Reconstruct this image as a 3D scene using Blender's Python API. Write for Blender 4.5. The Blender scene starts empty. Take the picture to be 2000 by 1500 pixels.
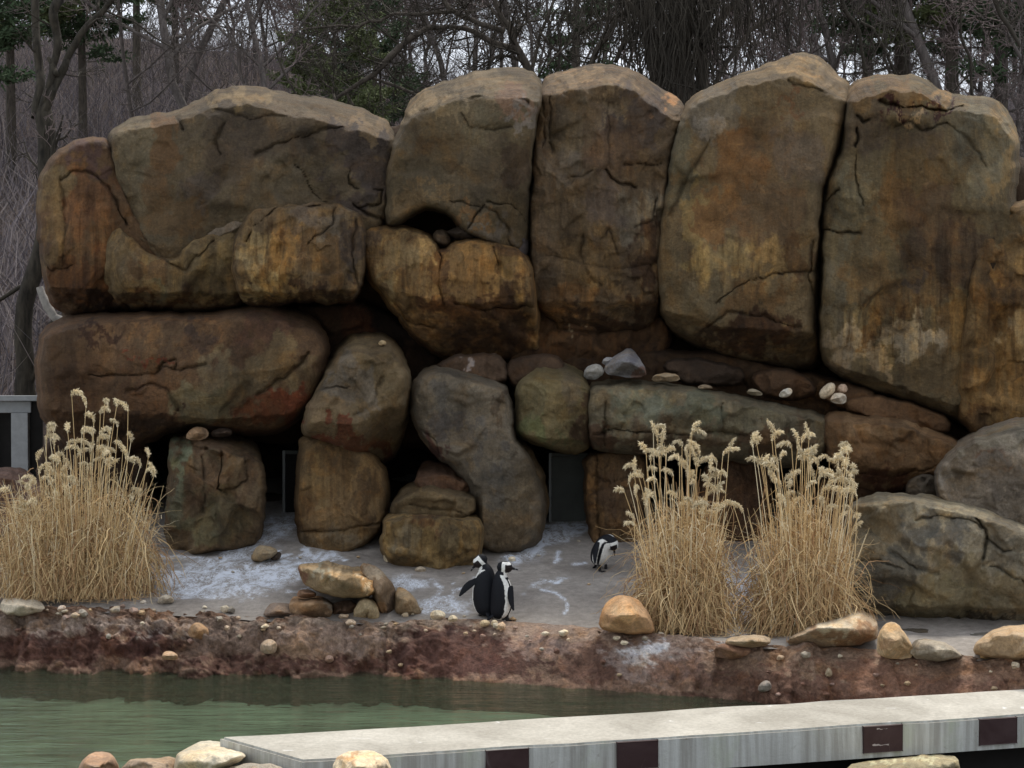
import bpy, bmesh, math, random
import numpy as np
from mathutils import Vector, Matrix

# ------------------------------------------------------------------ camera, sky, sun, exposure
SC = bpy.context.scene
COL = SC.collection
CAMZ = 2.45
PITCH = math.atan(50 / 3000)
cam = bpy.data.objects.new('camera', bpy.data.cameras.new('camera'))
COL.objects.link(cam)
cam.location = (0, 0, CAMZ)
cam.rotation_euler = (math.pi / 2 - PITCH, 0, 0)
cam.data.sensor_width = 36
cam.data.lens = 54
cam.data.clip_end = 2000
SC.camera = cam

SUN_EL, SUN_AZ = math.radians(58), math.radians(22)      # behind the rocks, to the right
W = bpy.data.worlds.new('World'); SC.world = W; W.use_nodes = True
nt = W.node_tree; nt.nodes.clear()
wo = nt.nodes.new('ShaderNodeOutputWorld'); bg = nt.nodes.new('ShaderNodeBackground')
sky = nt.nodes.new('ShaderNodeTexSky'); sky.sky_type = 'NISHITA'; sky.sun_disc = False
sky.sun_elevation = SUN_EL; sky.sun_rotation = SUN_AZ
sky.air_density = 1.0; sky.dust_density = 2.0
hs = nt.nodes.new('ShaderNodeHueSaturation'); hs.inputs['Saturation'].default_value = 0.5
tc = nt.nodes.new('ShaderNodeTexCoord'); cn = nt.nodes.new('ShaderNodeTexNoise')
mp = nt.nodes.new('ShaderNodeMapping'); mp.inputs['Scale'].default_value = (1, 1, 2.2)
cn.inputs['Scale'].default_value = 4.0; cn.inputs['Detail'].default_value = 6
cr = nt.nodes.new('ShaderNodeValToRGB')
cr.color_ramp.elements[0].position = 0.35; cr.color_ramp.elements[0].color = (0.25, 0.25, 0.25, 1)
cr.color_ramp.elements[1].position = 0.6; cr.color_ramp.elements[1].color = (0.92, 0.92, 0.92, 1)
mx = nt.nodes.new('ShaderNodeMixRGB'); mx.inputs[2].default_value = (7.8, 8.2, 9.0, 1)
L = nt.links.new
L(tc.outputs['Generated'], mp.inputs['Vector']); L(mp.outputs[0], cn.inputs['Vector'])
L(cn.outputs['Fac'], cr.inputs[0]); L(cr.outputs[0], mx.inputs[0])
L(sky.outputs[0], hs.inputs['Color']); L(hs.outputs[0], mx.inputs[1]); L(mx.outputs[0], bg.inputs['Color'])
bg.inputs['Strength'].default_value = 0.075
L(bg.outputs[0], wo.inputs['Surface'])

sd = bpy.data.lights.new('sun', 'SUN'); sd.energy = 1.5; sd.angle = math.radians(12)
sd.color = (1.0, 0.93, 0.83)
sun = bpy.data.objects.new('sun', sd); COL.objects.link(sun)
sdir = Vector((math.sin(SUN_AZ) * math.cos(SUN_EL), math.cos(SUN_AZ) * math.cos(SUN_EL), math.sin(SUN_EL)))
sun.rotation_euler = sdir.to_track_quat('Z', 'Y').to_euler()
sun.location = (5, 10, 20)

SC.view_settings.view_transform = 'Standard'
SC.view_settings.look = 'None'
SC.view_settings.exposure = 1.0
SC.view_settings.gamma = 1.0
SC.view_settings.use_curve_mapping = False

# ------------------------------------------------------------------ helpers
random.seed(7)
RS = np.random.RandomState(11)
ca, sa = math.cos(PITCH), math.sin(PITCH)

def P(px, py, Y):
    """world point at depth Y that the photograph shows at pixel px,py"""
    dx = (np.asarray(px, float) - 1000) / 3000; dy = -(np.asarray(py, float) - 750) / 3000
    k = Y / (ca + dy * sa)
    return dx * k, Y + 0 * dx, CAMZ + (-sa + dy * ca) * k

def PV(px, py, Y):
    a = P(px, py, Y); return Vector((float(a[0]), float(a[1]), float(a[2])))

def pix(x, y, z):
    f = y * ca - (z - CAMZ) * sa; u = y * sa + (z - CAMZ) * ca
    return 1000 + 3000 * x / f, 750 - 3000 * u / f

def GZ(Y):                    # height of the concrete shelf
    return np.maximum(0.0, 0.15 * (np.asarray(Y, float) - 14))

def lin(c):
    c = np.asarray(c, float) / 255
    return np.where(c < 0.04045, c / 12.92, ((c + 0.055) / 1.055) ** 2.4)

def _h(ix, iy, iz, s):
    n = (ix.astype(np.int64) * 374761393 + iy.astype(np.int64) * 668265263 + iz.astype(np.int64) * 2147483647 + s * 1274126177) & 0xffffffff
    n = ((n ^ (n >> 13)) * 1274126177) & 0xffffffff
    n = ((n ^ (n >> 16)) * 2246822519) & 0xffffffff
    return ((n ^ (n >> 15)) & 0xffff) / 32767.5 - 1

def vn(x, y, z=None, s=0):
    x = np.asarray(x, float); y = np.asarray(y, float)
    z = np.zeros_like(x) if z is None else np.asarray(z, float)
    ix, iy, iz = np.floor(x), np.floor(y), np.floor(z)
    fx, fy, fz = x - ix, y - iy, z - iz
    fx, fy, fz = [t * t * t * (t * (t * 6 - 15) + 10) for t in (fx, fy, fz)]
    r = 0
    for a in (0, 1):
        for b in (0, 1):
            for c in (0, 1):
                w = (fx if a else 1 - fx) * (fy if b else 1 - fy) * (fz if c else 1 - fz)
                r = r + w * _h(ix + a, iy + b, iz + c, s)
    return r

def fbm(x, y, z=None, s=0, o=4, g=0.5):
    r = 0; a = 1; f = 1
    for i in range(o):
        r = r + a * vn(np.asarray(x) * f, np.asarray(y) * f, None if z is None else np.asarray(z) * f, s + i * 17)
        a *= g; f *= 2.03
    return r

def sst(t): t = np.clip(t, 0, 1); return t * t * (3 - 2 * t)

def seg_dist(px, py, pts, closed=False):
    n = len(pts); best = np.full(px.shape, 1e9)
    rng = range(n) if closed else range(n - 1)
    for i in rng:
        ax, ay = pts[i]; bx, by = pts[(i + 1) % n]
        vx, vy = bx - ax, by - ay; l = vx * vx + vy * vy + 1e-9
        t = np.clip(((px - ax) * vx + (py - ay) * vy) / l, 0, 1)
        best = np.minimum(best, (px - ax - t * vx) ** 2 + (py - ay - t * vy) ** 2)
    return np.sqrt(best)

def inside(px, py, pts):
    r = np.zeros(px.shape, bool); n = len(pts); j = n - 1
    for i in range(n):
        xi, yi = pts[i]; xj, yj = pts[j]
        if yi != yj:
            r ^= ((yi > py) != (yj > py)) & (px < (xj - xi) * (py - yi) / (yj - yi) + xi)
        j = i
    return r

def chaikin(p, it=2):
    p = np.asarray(p, float)
    for _ in range(it):
        q = np.roll(p, -1, 0)
        p = np.stack([p * 0.75 + q * 0.25, p * 0.25 + q * 0.75], 1).reshape(-1, 2)
    return p

def resample(p, n):
    q = np.vstack([p, p[:1]]); d = np.r_[0, np.cumsum(np.hypot(*np.diff(q, axis=0).T))]
    t = np.linspace(0, d[-1], n, endpoint=False)
    return np.stack([np.interp(t, d, q[:, 0]), np.interp(t, d, q[:, 1])], 1)

def tag(o, label=None, cat=None, group=None, kind=None):
    if label: o['label'] = label
    if cat: o['category'] = cat
    if group: o['group'] = group
    if kind: o['kind'] = kind
    return o

def empty(name, loc, label=None, cat=None, group=None):
    o = bpy.data.objects.new(name, None); COL.objects.link(o); o.location = loc
    o.empty_display_size = 0.2
    return tag(o, label, cat, group)

def fast_mesh(name, V, F, mat, parent=None, cols=None, attrs=None, smooth=True, origin=None, sharp=None):
    """V (n,3), F (m,4) or (m,3)"""
    V = np.asarray(V, np.float32).copy(); F = np.asarray(F, np.int32)
    if origin is not None: V -= np.asarray(origin, np.float32)
    me = bpy.data.meshes.new(name)
    k = F.shape[1]
    me.vertices.add(len(V)); me.vertices.foreach_set('co', V.ravel())
    me.loops.add(F.size); me.loops.foreach_set('vertex_index', F.ravel())
    me.polygons.add(len(F)); me.polygons.foreach_set('loop_start', np.arange(0, F.size, k, dtype=np.int32))
    me.update(calc_edges=True)
    me.polygons.foreach_set('use_smooth', np.full(len(F), smooth))
    if cols is not None:
        a = me.color_attributes.new('Col', 'FLOAT_COLOR', 'POINT')
        c = np.ones((len(V), 4), np.float32); c[:, :3] = cols; a.data.foreach_set('color', c.ravel())
    for nm, v in (attrs or {}).items():
        a = me.attributes.new(nm, 'FLOAT', 'POINT'); a.data.foreach_set('value', np.asarray(v, np.float32))
    if mat: me.materials.append(mat)
    me.validate()
    o = bpy.data.objects.new(name, me); COL.objects.link(o)
    if origin is not None: o.location = origin
    if parent: o.parent = parent
    return o

# ------------------------------------------------------------------ materials
def new_mat(name, rough=0.85, spec=0.3):
    m = bpy.data.materials.new(name); m.use_nodes = True
    b = m.node_tree.nodes['Principled BSDF']
    b.inputs['Roughness'].default_value = rough; b.inputs['Specular IOR Level'].default_value = spec
    return m, m.node_tree, b

def node(t, kind, **kw):
    n = t.nodes.new(kind)
    for k, v in kw.items():
        if k in n.inputs: n.inputs[k].default_value = v
        else: setattr(n, k, v)
    return n

def noise(t, vec, scale, detail=6, rough=0.6, dist=0.0):
    n = node(t, 'ShaderNodeTexNoise', Scale=scale, Detail=detail, Roughness=rough, Distortion=dist)
    t.links.new(vec, n.inputs['Vector']); return n.outputs['Fac']

def remap(t, v, a, b, c, d):
    n = t.nodes.new('ShaderNodeMapRange'); t.links.new(v, n.inputs[0])
    for i, x in zip((1, 2, 3, 4), (a, b, c, d)): n.inputs[i].default_value = x
    return n.outputs[0]

def mul(t, a, b, op='MULTIPLY'):
    n = node(t, 'ShaderNodeMath', operation=op)
    for i, x in ((0, a), (1, b)):
        if isinstance(x, (int, float)): n.inputs[i].default_value = x
        else: t.links.new(x, n.inputs[i])
    return n.outputs[0]

def mixc(t, fac, a, b, mode='MIX'):
    n = node(t, 'ShaderNodeMixRGB', blend_type=mode)
    for i, x in ((0, fac), (1, a), (2, b)):
        if isinstance(x, (int, float)): n.inputs[i].default_value = x
        elif isinstance(x, (tuple, list)): n.inputs[i].default_value = (*x[:3], 1)
        else: t.links.new(x, n.inputs[i])
    return n.outputs[0]

def scaled(t, vec, s):
    m = t.nodes.new('ShaderNodeMapping'); m.inputs['Scale'].default_value = s
    t.links.new(vec, m.inputs['Vector']); return m.outputs[0]

def rock_material(name='painted_rock', rough=0.85, bump=0.75, contrast=1.0, fine=1.0):
    m, t, b = new_mat(name, rough, 0.25)
    tcn = t.nodes.new('ShaderNodeTexCoord'); oi = t.nodes.new('ShaderNodeObjectInfo')
    add = node(t, 'ShaderNodeVectorMath', operation='ADD'); t.links.new(tcn.outputs['Object'], add.inputs[0])
    sc = node(t, 'ShaderNodeVectorMath', operation='SCALE'); sc.inputs[0].default_value = (37, 91, 53)
    t.links.new(oi.outputs['Random'], sc.inputs['Scale']); t.links.new(sc.outputs[0], add.inputs[1])
    v = add.outputs[0]
    at = node(t, 'ShaderNodeAttribute', attribute_name='Col'); st = node(t, 'ShaderNodeAttribute', attribute_name='Stk')
    c = at.outputs['Color']
    k = contrast
    c = mixc(t, 1.0, c, remap(t, noise(t, v, 1.7, 8, 0.62, 0.4), 0.3, 0.7, 1 - .45 * k, 1 + .45 * k), 'MULTIPLY')
    ochre = mixc(t, 1.0, c, (1.22, 1.0, 0.72), 'MULTIPLY')
    c = mixc(t, remap(t, noise(t, v, 3.1, 7, 0.65, 0.8), 0.5, 0.68, 0, 0.75), c, ochre)
    grey = mixc(t, 1.0, c, (0.96, 1.02, 1.10), 'MULTIPLY')
    c = mixc(t, remap(t, noise(t, v, 2.3, 6, 0.6, 0.5), 0.52, 0.66, 0, 0.8), c, grey)
    pale = mixc(t, 1.0, c, (1.7, 1.65, 1.5), 'MULTIPLY')
    c = mixc(t, remap(t, noise(t, v, 6.5, 9, 0.72, 1.2), 0.56, 0.72, 0, 0.6 * k), c, pale)
    dark = mixc(t, 1.0, c, (0.42, 0.38, 0.34), 'MULTIPLY')
    c = mixc(t, remap(t, noise(t, v, 4.3, 9, 0.75, 1.0), 0.55, 0.75, 0, 0.8 * k), c, dark)
    # vertical drip stains
    sv = scaled(t, v, (7, 7, 0.6)); sv2 = scaled(t, v, (15, 15, .8))
    s1 = remap(t, noise(t, sv, 1, 5, 0.6, 0.3), 0.46, 0.62, 0, 1); s2 = remap(t, noise(t, sv2, 1, 5, 0.6, 0.2), 0.5, 0.66, 0, 1)
    base_stk = mul(t, st.outputs['Fac'], s1)
    c = mixc(t, mul(t, base_stk, 0.85), c, mixc(t, 1.0, c, (2.1, 1.9, 1.45), 'MULTIPLY'))
    c = mixc(t, mul(t, mul(t, st.outputs['Fac'], s2), 0.8), c, mixc(t, 1.0, c, (0.42, 0.32, 0.22), 'MULTIPLY'))
    # faint overall weeping stains
    c = mixc(t, mul(t, s2, 0.10), c, dark)
    c = mixc(t, 1.0, c, remap(t, noise(t, v, 38, 6, 0.75), 0.3, 0.7, 1 - .28 * fine, 1 + .28 * fine), 'MULTIPLY')
    c = mixc(t, 1.0, c, remap(t, noise(t, scaled(t, v, (22, 22, 5)), 1, 6, 0.75, .6), 0.3, 0.7, 1 - .16 * fine, 1 + .16 * fine), 'MULTIPLY')
    lich = mixc(t, 1.0, c, (1.5, 1.5, 1.35), 'MULTIPLY')
    c = mixc(t, remap(t, noise(t, v, 13, 9, 0.8, 2.0), 0.58, 0.68, 0, .55 * k), c, lich)
    c = mixc(t, remap(t, noise(t, v, 9, 10, 0.82, 1.6), 0.60, 0.70, 0, .6 * k), c, dark)
    t.links.new(c, b.inputs['Base Color'])
    h = mul(t, noise(t, v, 5, 12, 0.68, 0.3), 1.0)
    h2 = mul(t, noise(t, v, 24, 8, 0.75), 0.35)
    bp = node(t, 'ShaderNodeBump', Strength=bump, Distance=0.12)
    t.links.new(mul(t, h, h2, 'ADD'), bp.inputs['Height']); t.links.new(bp.outputs[0], b.inputs['Normal'])
    return m

M_ROCK = rock_material(contrast=1.12)
M_STONE = rock_material('loose_stone', 0.85, 0.45, 0.8, 1.2)
M_BANK = rock_material('bank_crust', 0.8, 0.9, 1.0, 1.6)

def simple(name, col, rough=0.8, var=0.25, scale=8, bump=0.0, stretch=(1, 1, 1), spec=0.3):
    m, t, b = new_mat(name, rough, spec)
    tcn = t.nodes.new('ShaderNodeTexCoord'); v = scaled(t, tcn.outputs['Object'], stretch)
    n = noise(t, v, scale, 7, 0.65, 0.3)
    c = mixc(t, 1.0, tuple(col), remap(t, n, 0.3, 0.7, 1 - var, 1 + var), 'MULTIPLY')
    t.links.new(c, b.inputs['Base Color'])
    if bump:
        bp = node(t, 'ShaderNodeBump', Strength=bump, Distance=0.03)
        t.links.new(n, bp.inputs['Height']); t.links.new(bp.outputs[0], b.inputs['Normal'])
    return m

M_BARK = simple('bark', (0.075, 0.062, 0.048), 0.9, 0.5, 14, 0.6, (1, 1, 0.25))
M_BARK_PALE = simple('pale_bark', (0.038, 0.032, 0.023), 0.9, 0.75, 14, 0.6, (1, 1, 0.25))
M_BARKG = simple('grey_bark', (0.11, 0.094, 0.084), 0.9, 0.5, 14, 0.6, (1, 1, 0.25))
M_TWIG = simple('twig', (0.11, 0.092, 0.08), 0.9, 0.3, 3)
M_TWIG2 = simple('mauve_twig', (0.155, 0.12, 0.112), 0.9, 0.35, 3)
M_TWIGD = simple('dark_twig', (0.045, 0.038, 0.028), 0.9, 0.3, 3)
M_NEEDLE = simple('needles', (0.055, 0.085, 0.04), 0.8, 0.45, 2.5)
M_NEEDLE2 = simple('yellowish_needles', (0.105, 0.125, 0.05), 0.8, 0.4, 2.5)
M_DARK = simple('dark_interior_and_shade', (0.012, 0.011, 0.01), 0.95, 0.3, 6)  # shelter interior and fence panels; below the walkway it paints shade
M_DOOR = simple('door_metal', (0.05, 0.055, 0.046), 0.6, 0.2, 5)
M_FRAME = simple('frame_metal', (0.16, 0.17, 0.16), 0.5, 0.2, 5)
M_FENCE = simple('fence_paint', (0.27, 0.28, 0.28), 0.7, 0.15, 9, 0.1)

G1 = 'giant boulders of the rock wall'
# ------------------------------------------------------------------ rock builder
def facet_field(px, py, cell, seed, k=5.0):
    """chiselled faces: soft voronoi blend of tilted planes, about -1..1"""
    r = np.random.RandomState(seed)
    x0, x1, y0, y1 = px.min() - cell, px.max() + cell, py.min() - cell, py.max() + cell
    nx, ny = int((x1 - x0) / cell) + 1, int((y1 - y0) / cell) + 1
    wx = px + fbm(px / cell * 1.3, py / cell * 1.3, s=seed, o=3) * cell * 0.18
    wy = py + fbm(px / cell * 1.3, py / cell * 1.3, s=seed + 5, o=3) * cell * 0.18
    cx = x0 + (np.arange(nx)[:, None] + r.rand(nx, ny)) * cell; cy = y0 + (np.arange(ny)[None, :] + r.rand(nx, ny)) * cell
    gx = r.randn(nx, ny) * 0.7; gy = r.randn(nx, ny) * 0.7; of = r.randn(nx, ny) * 0.35
    num = np.zeros(px.shape); den = np.zeros(px.shape) + 1e-9
    dmin = np.full(px.shape, 1e9)
    ii = np.clip(((wx - x0) / cell).astype(int), 0, nx - 1); jj = np.clip(((wy - y0) / cell).astype(int), 0, ny - 1)
    D = []; H = []
    for a in (-1, 0, 1):
        for b in (-1, 0, 1):
            i = np.clip(ii + a, 0, nx - 1); j = np.clip(jj + b, 0, ny - 1)
            dx = (wx - cx[i, j]) / cell; dy = (wy - cy[i, j]) / cell
            d = np.sqrt(dx * dx + dy * dy); D.append(d); H.append(gx[i, j] * dx + gy[i, j] * dy + of[i, j])
            dmin = np.minimum(dmin, d)
    for d, h in zip(D, H):
        w = np.exp(-(d - dmin) * k * 3.2); num += w * h; den += w
    return num / den

ALB = 0.92
def rock(name, label, cat, pts, Y, T=0.4, R=50, col=(92, 78, 56), patches=(), cracks=(), steps=(), ridges=(), under=(),
         lean=0.0, leanx=0.0, cell=110, fac=0.07, soft=5.0, seed=1, res=2.8, back=0.5, stk=0.0, stkp=(), group=None, mat=None, parent=None,
         wob=2.5, low=0.03, cuts=None, conv=None, base_in=False, warm=True, fine=1.0, smooth_it=2, pw=2.4, albedo=None, tone=0.0):
    r = np.random.RandomState(seed)
    pts = np.asarray(pts, float)
    bx = pts[:, 0]; by = pts[:, 1]; w, h = np.ptp(bx), np.ptp(by)
    BIG = group == G1 or (name in ('boulder', 'stone_pier', 'rock_ledge') and mat is None)
    if name == 'stone_pier' or base_in:
        ym = pts[:, 1].max(); pts[:, 1] += np.where(pts[:, 1] > ym - 34, 26, 0)
    oc = chaikin(pts, 1 if BIG else smooth_it)
    per = np.hypot(*np.diff(np.vstack([oc, oc[:1]]), axis=0).T).sum()
    n = int(np.clip(per / res, 28, 900)); oc = resample(oc, n)
    nx_, ny_ = np.roll(oc, -1, 0) - np.roll(oc, 1, 0), None
    area_ = np.sum(oc[:, 0] * np.roll(oc[:, 1], -1) - np.roll(oc[:, 0], -1) * oc[:, 1])
    nrm = np.stack([nx_[:, 1], -nx_[:, 0]], 1) * (1 if area_ > 0 else -1); nrm /= np.linalg.norm(nrm, axis=1)[:, None] + 1e-9
    oc = oc + nrm * (fbm(oc[:, 0] / 22, oc[:, 1] / 22, s=seed, o=3) * wob + (5 if group == G1 else 2 if BIG else 0))[:, None]
    cx, cy = (bx.min() + bx.max()) / 2, (by.min() + by.max()) / 2
    ax_ = max(0, (w - h) / 2 * 0.85); ay_ = max(0, (h - w) / 2 * 0.85)
    mid = np.stack([np.clip(oc[:, 0], cx - ax_, cx + ax_), np.clip(oc[:, 1], cy - ay_, cy + ay_)], 1)
    rad = max(6, min(w, h) / 2)
    nf = int(np.clip(rad / res * 1.25, 7, 110)); nb = max(5, nf // 5)
    t = np.linspace(0, 1, nf + 1)
    sF = 1 - (1 - t) ** 1.35                       # denser near the rim
    sB = np.linspace(1, 0, nb + 1)[1:]
    S = np.r_[sF, sB]
    PX = mid[None, :, 0] + S[:, None] * (oc[None, :, 0] - mid[None, :, 0])
    PY = mid[None, :, 1] + S[:, None] * (oc[None, :, 1] - mid[None, :, 1])
    NR = len(S)
    q = oc[::max(1, n // 160)]
    fx, fy = PX[:nf + 1].copy(), PY[:nf + 1].copy()
    d = seg_dist(fx, fy, q, True); d[nf] = 0
    if BIG: R = R * (.33 if group == G1 else .38)
    e = np.clip(d / R, 0, 1)
    prof = (1 - (1 - e) ** pw) ** (1 / pw)
    soft_in = sst(d / (R * 0.5 + 4))
    sc = w if w > h else h
    body = T * prof
    # general convexity
    X1 = (fx + fbm(fx / cell / .9, fy / cell / .9, s=seed + 2, o=3) * cell * .10 - cx) / (w / 2); Y1 = (fy + fbm(fx / cell / .9, fy / cell / .9, s=seed + 4, o=3) * cell * .10 - cy) / (h / 2)
    ns = int(np.clip(w * h / (cell * 1.15) ** 2, 6, 34)); sx_, sy_ = r.uniform(-1, 1, ns), r.uniform(-1, 1, ns)
    A_ = conv if conv is not None else (.75 * T if max(w, h) < 200 else .85 * T)
    fq_ = np.full(fx.shape, 9.0); kk = .018
    for a_, b_ in zip(sx_, sy_):
        pl_ = 1 - .5 * a_ * a_ - .5 * b_ * b_ + (-a_ + r.randn() * .16) * (X1 - a_) + (-b_ + r.randn() * .16) * (Y1 - b_) + r.randn() * .025
        hh_ = np.clip(.5 + .5 * (pl_ - fq_) / kk, 0, 1); fq_ = pl_ * (1 - hh_) + fq_ * hh_ - kk * hh_ * (1 - hh_)
    body += A_ * np.clip(fq_, -.3, 1.1) * sst(d / (R * .35 + 3))
    fac = fac * .85
    if cuts is None: cuts = 0
    Tm = float(body.max())
    for q_ in range(cuts):
        th = 2 * math.pi * (q_ + r.rand() * .8) / cuts; aa_ = r.uniform(.78, 1.0); bb_ = r.uniform(.35, 1.0)
        s__ = math.cos(th) * (fx - cx) / (w / 2) + math.sin(th) * (fy - cy) / (h / 2)
        pl_ = Tm * (aa_ - bb_ * s__); kk = .05 * Tm
        hh_ = np.clip(.5 + .5 * (pl_ - body) / kk, 0, 1); body = pl_ * (1 - hh_) + body * hh_ - kk * hh_ * (1 - hh_)
    body = np.maximum(body, 0)
    if max(w, h) > 250: body += facet_field(fx, fy, cell * 1.7, seed + 77, 7) * fac * .9 * soft_in
    body += facet_field(fx, fy, cell, seed, 7) * fac * soft_in
    body += facet_field(fx, fy, cell * 0.42, seed + 31, 8) * fac * 0.30 * fine * soft_in
    body += fbm(fx / 130, fy / 130, s=seed + 3, o=3) * low * soft_in
    body += fbm(fx / 16, fy / 16, s=seed + 9, o=3) * 0.006 * fine * (0.3 + 0.7 * soft_in)
    jx = fx + fbm(fx / 18, fy / 18, s=seed + 21, o=3) * 3.0; jy = fy + fbm(fx / 18, fy / 18, s=seed + 22, o=3) * 3.0
    if res > 6: jx, jy = fx, fy
    dirt = np.zeros(fx.shape)
    for c in cracks:
        cp, cw, cd = c[0], c[1], c[2]
        dd = seg_dist(jx, jy, cp); wv = cw * .78 * (0.7 + 0.6 * vn(fx / 30, fy / 30, s=seed + 40)); side_ = vn(fx / 60, fy / 60, s=seed + 41) * .03
        body -= cd * .9 * np.exp(-(dd / wv) ** 2)
        body -= .018 * np.exp(-(dd / 9) ** 2) + side_ * np.exp(-(dd / 14) ** 2) * (dd > 0)
        dirt = np.maximum(dirt, 0.35 * np.exp(-(dd / wv) ** 2))
    for s_ in steps:
        sp, sh, sw = s_[0], s_[1], s_[2]
        ins = inside(jx, jy, sp); dd = seg_dist(jx, jy, sp, True); sg = np.where(ins, dd, -dd)
        body += sh * sst(sg / sw * 0.5 + 0.5)
    for rg in ridges:                               # above the line the surface falls back (k metres per pixel)
        line, k = np.asarray(rg[0], float), rg[1]
        yy = np.interp(jx, line[:, 0], line[:, 1]); a = np.clip(yy - jy, 0, None)
        xin = sst((fx - line[0, 0] + 14) / 14) * sst((line[-1, 0] + 14 - fx) / 14)
        body -= 2.6 * k * a * xin
    for ud in under:                                # below the line it is undercut
        line, k = np.asarray(ud[0], float), ud[1]
        yy = np.interp(jx, line[:, 0], line[:, 1]); a = np.clip(jy - yy, 0, None)
        xin = sst((fx - line[0, 0] + 14) / 14) * sst((line[-1, 0] + 14 - fx) / 14)
        body -= k * a * xin
    base = lambda X_, Y_: Y + lean * (Y_ - cy) / 100 + leanx * (X_ - cx) / 100
    YY = np.empty((NR, n))
    YY[:nf + 1] = base(fx, fy) - body
    Yr = YY[nf]
    bk = np.sqrt(np.clip(1 - sB ** 2, 0, 1))[:, None]
    YY[nf + 1:] = (Yr[None, :] * (1 - bk) + (np.maximum(Yr.mean(), Yr)[None, :]) * bk) + back * bk
    # physical positions
    X, Yw, Z = P(PX, PY, YY)
    V = np.stack([X, Yw, Z], -1).reshape(-1, 3)
    i = np.arange(NR - 1)[:, None] * n; j = np.arange(n)[None, :]; j2 = (j + 1) % n
    F = np.stack([i + j, i + n + j, i + n + j2, i + j2], -1).reshape(-1, 4)
    # colours
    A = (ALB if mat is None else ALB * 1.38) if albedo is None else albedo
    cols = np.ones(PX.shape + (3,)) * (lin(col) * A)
    ux = PX + fbm(PX / 34, PY / 44, s=seed + 60, o=5, g=.6) * 22; uy = PY + fbm(PX / 26, PY / 34, s=seed + 61, o=5, g=.6) * 26
    if sc < 200: ux = PX + (ux - PX) * sc / 200; uy = PY + (uy - PY) * sc / 200
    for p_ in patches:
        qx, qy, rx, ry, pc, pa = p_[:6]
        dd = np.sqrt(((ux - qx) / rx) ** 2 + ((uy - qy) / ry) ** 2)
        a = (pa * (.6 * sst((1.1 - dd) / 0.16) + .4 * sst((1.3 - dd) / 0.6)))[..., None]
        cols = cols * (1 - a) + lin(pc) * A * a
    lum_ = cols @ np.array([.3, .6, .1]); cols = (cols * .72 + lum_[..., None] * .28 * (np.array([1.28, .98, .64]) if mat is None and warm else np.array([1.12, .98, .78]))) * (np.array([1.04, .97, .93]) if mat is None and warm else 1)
    fd = np.zeros(PX.shape); fd[:nf + 1] = dirt
    cols *= (1 - fd)[..., None]
    sk = np.full(PX.shape, stk, float)
    for (qx, qy, rx, ry, pa) in stkp:
        dd = np.sqrt(((PX - qx) / rx) ** 2 + ((PY - qy) / ry) ** 2)
        sk = np.maximum(sk, pa * sst((1.3 - dd) / 0.5))
    org = (float(V[:, 0].mean()), float(V[:, 1].mean()), float(V[:, 2].min()))
    o = fast_mesh(name, V, F, mat or M_ROCK, parent, cols.reshape(-1, 3), {'Stk': sk.ravel()}, origin=org)
    if label: tag(o, label, cat, group)
    return o

#@@STRUCT
# ------------------------------------------------------------------ hill behind, forest floor
def skyl(px):
    return np.interp(px, [-2500, -800, 0, 450, 620, 800, 1100, 2000, 4000], [-50, 40, 95, 95, 125, 170, 205, 225, 260])

def HZ(x, Y):
    x = np.asarray(x, float); Y = np.asarray(Y, float)
    px = 1000 + 3000 * x / np.maximum(Y, 20)
    zc = CAMZ + (700 - skyl(px)) / 3000 * 70
    z0 = 0.15 * (np.minimum(Y, 20) - 14)
    t = np.clip((Y - 20) / 50, 0, 1)
    z = z0 + (zc - z0) * (0.75 * t ** 0.85 + 0.25 * sst(t))
    far = np.clip((Y - 70) / 200, 0, 1)
    z = z - far * 14 * 1.0
    return z + (fbm(x / 6, Y / 6, s=5, o=4) * 0.35) * sst((Y - 19) / 6)

gx = np.sinh(np.linspace(-4.2, 4.2, 240)) / np.sinh(4.2) * 500
gy = 18.7 + (np.exp(np.linspace(0, 5.4, 220)) - 1) / (np.exp(5.4) - 1) * 780
GX, GY = np.meshgrid(gx, gy, indexing='ij')
ZZ = HZ(GX, GY)
V = np.stack([GX, GY, ZZ], -1).reshape(-1, 3)
def gridF(a, b):
    i = np.arange(a - 1)[:, None] * b; j = np.arange(b - 1)[None, :]
    return np.stack([i + j, i + b + j, i + b + j + 1, i + j + 1], -1).reshape(-1, 4)
m, t, b = new_mat('leaf_litter', 0.95, 0.1)
tcn = t.nodes.new('ShaderNodeTexCoord'); v = tcn.outputs['Object']
c = mixc(t, remap(t, noise(t, v, 0.5, 8, 0.7, 0.5), 0.35, 0.65, 0, 1), (0.12, 0.10, 0.098), (0.22, 0.175, 0.145))
c = mixc(t, remap(t, noise(t, v, 6, 10, 0.8, 0.5), 0.42, 0.62, 0, 1), mixc(t, 1, c, (0.5, 0.5, 0.55), 'MULTIPLY'), mixc(t, 1, c, (1.35, 1.25, 1.15), 'MULTIPLY'))
t.links.new(c, b.inputs['Base Color'])
bp = node(t, 'ShaderNodeBump', Strength=1.0, Distance=0.25); t.links.new(noise(t, v, 8, 10, 0.8), bp.inputs['Height']); t.links.new(bp.outputs[0], b.inputs['Normal'])
tag(fast_mesh('hillside', V, gridF(240, 220), m), kind='structure')

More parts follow.
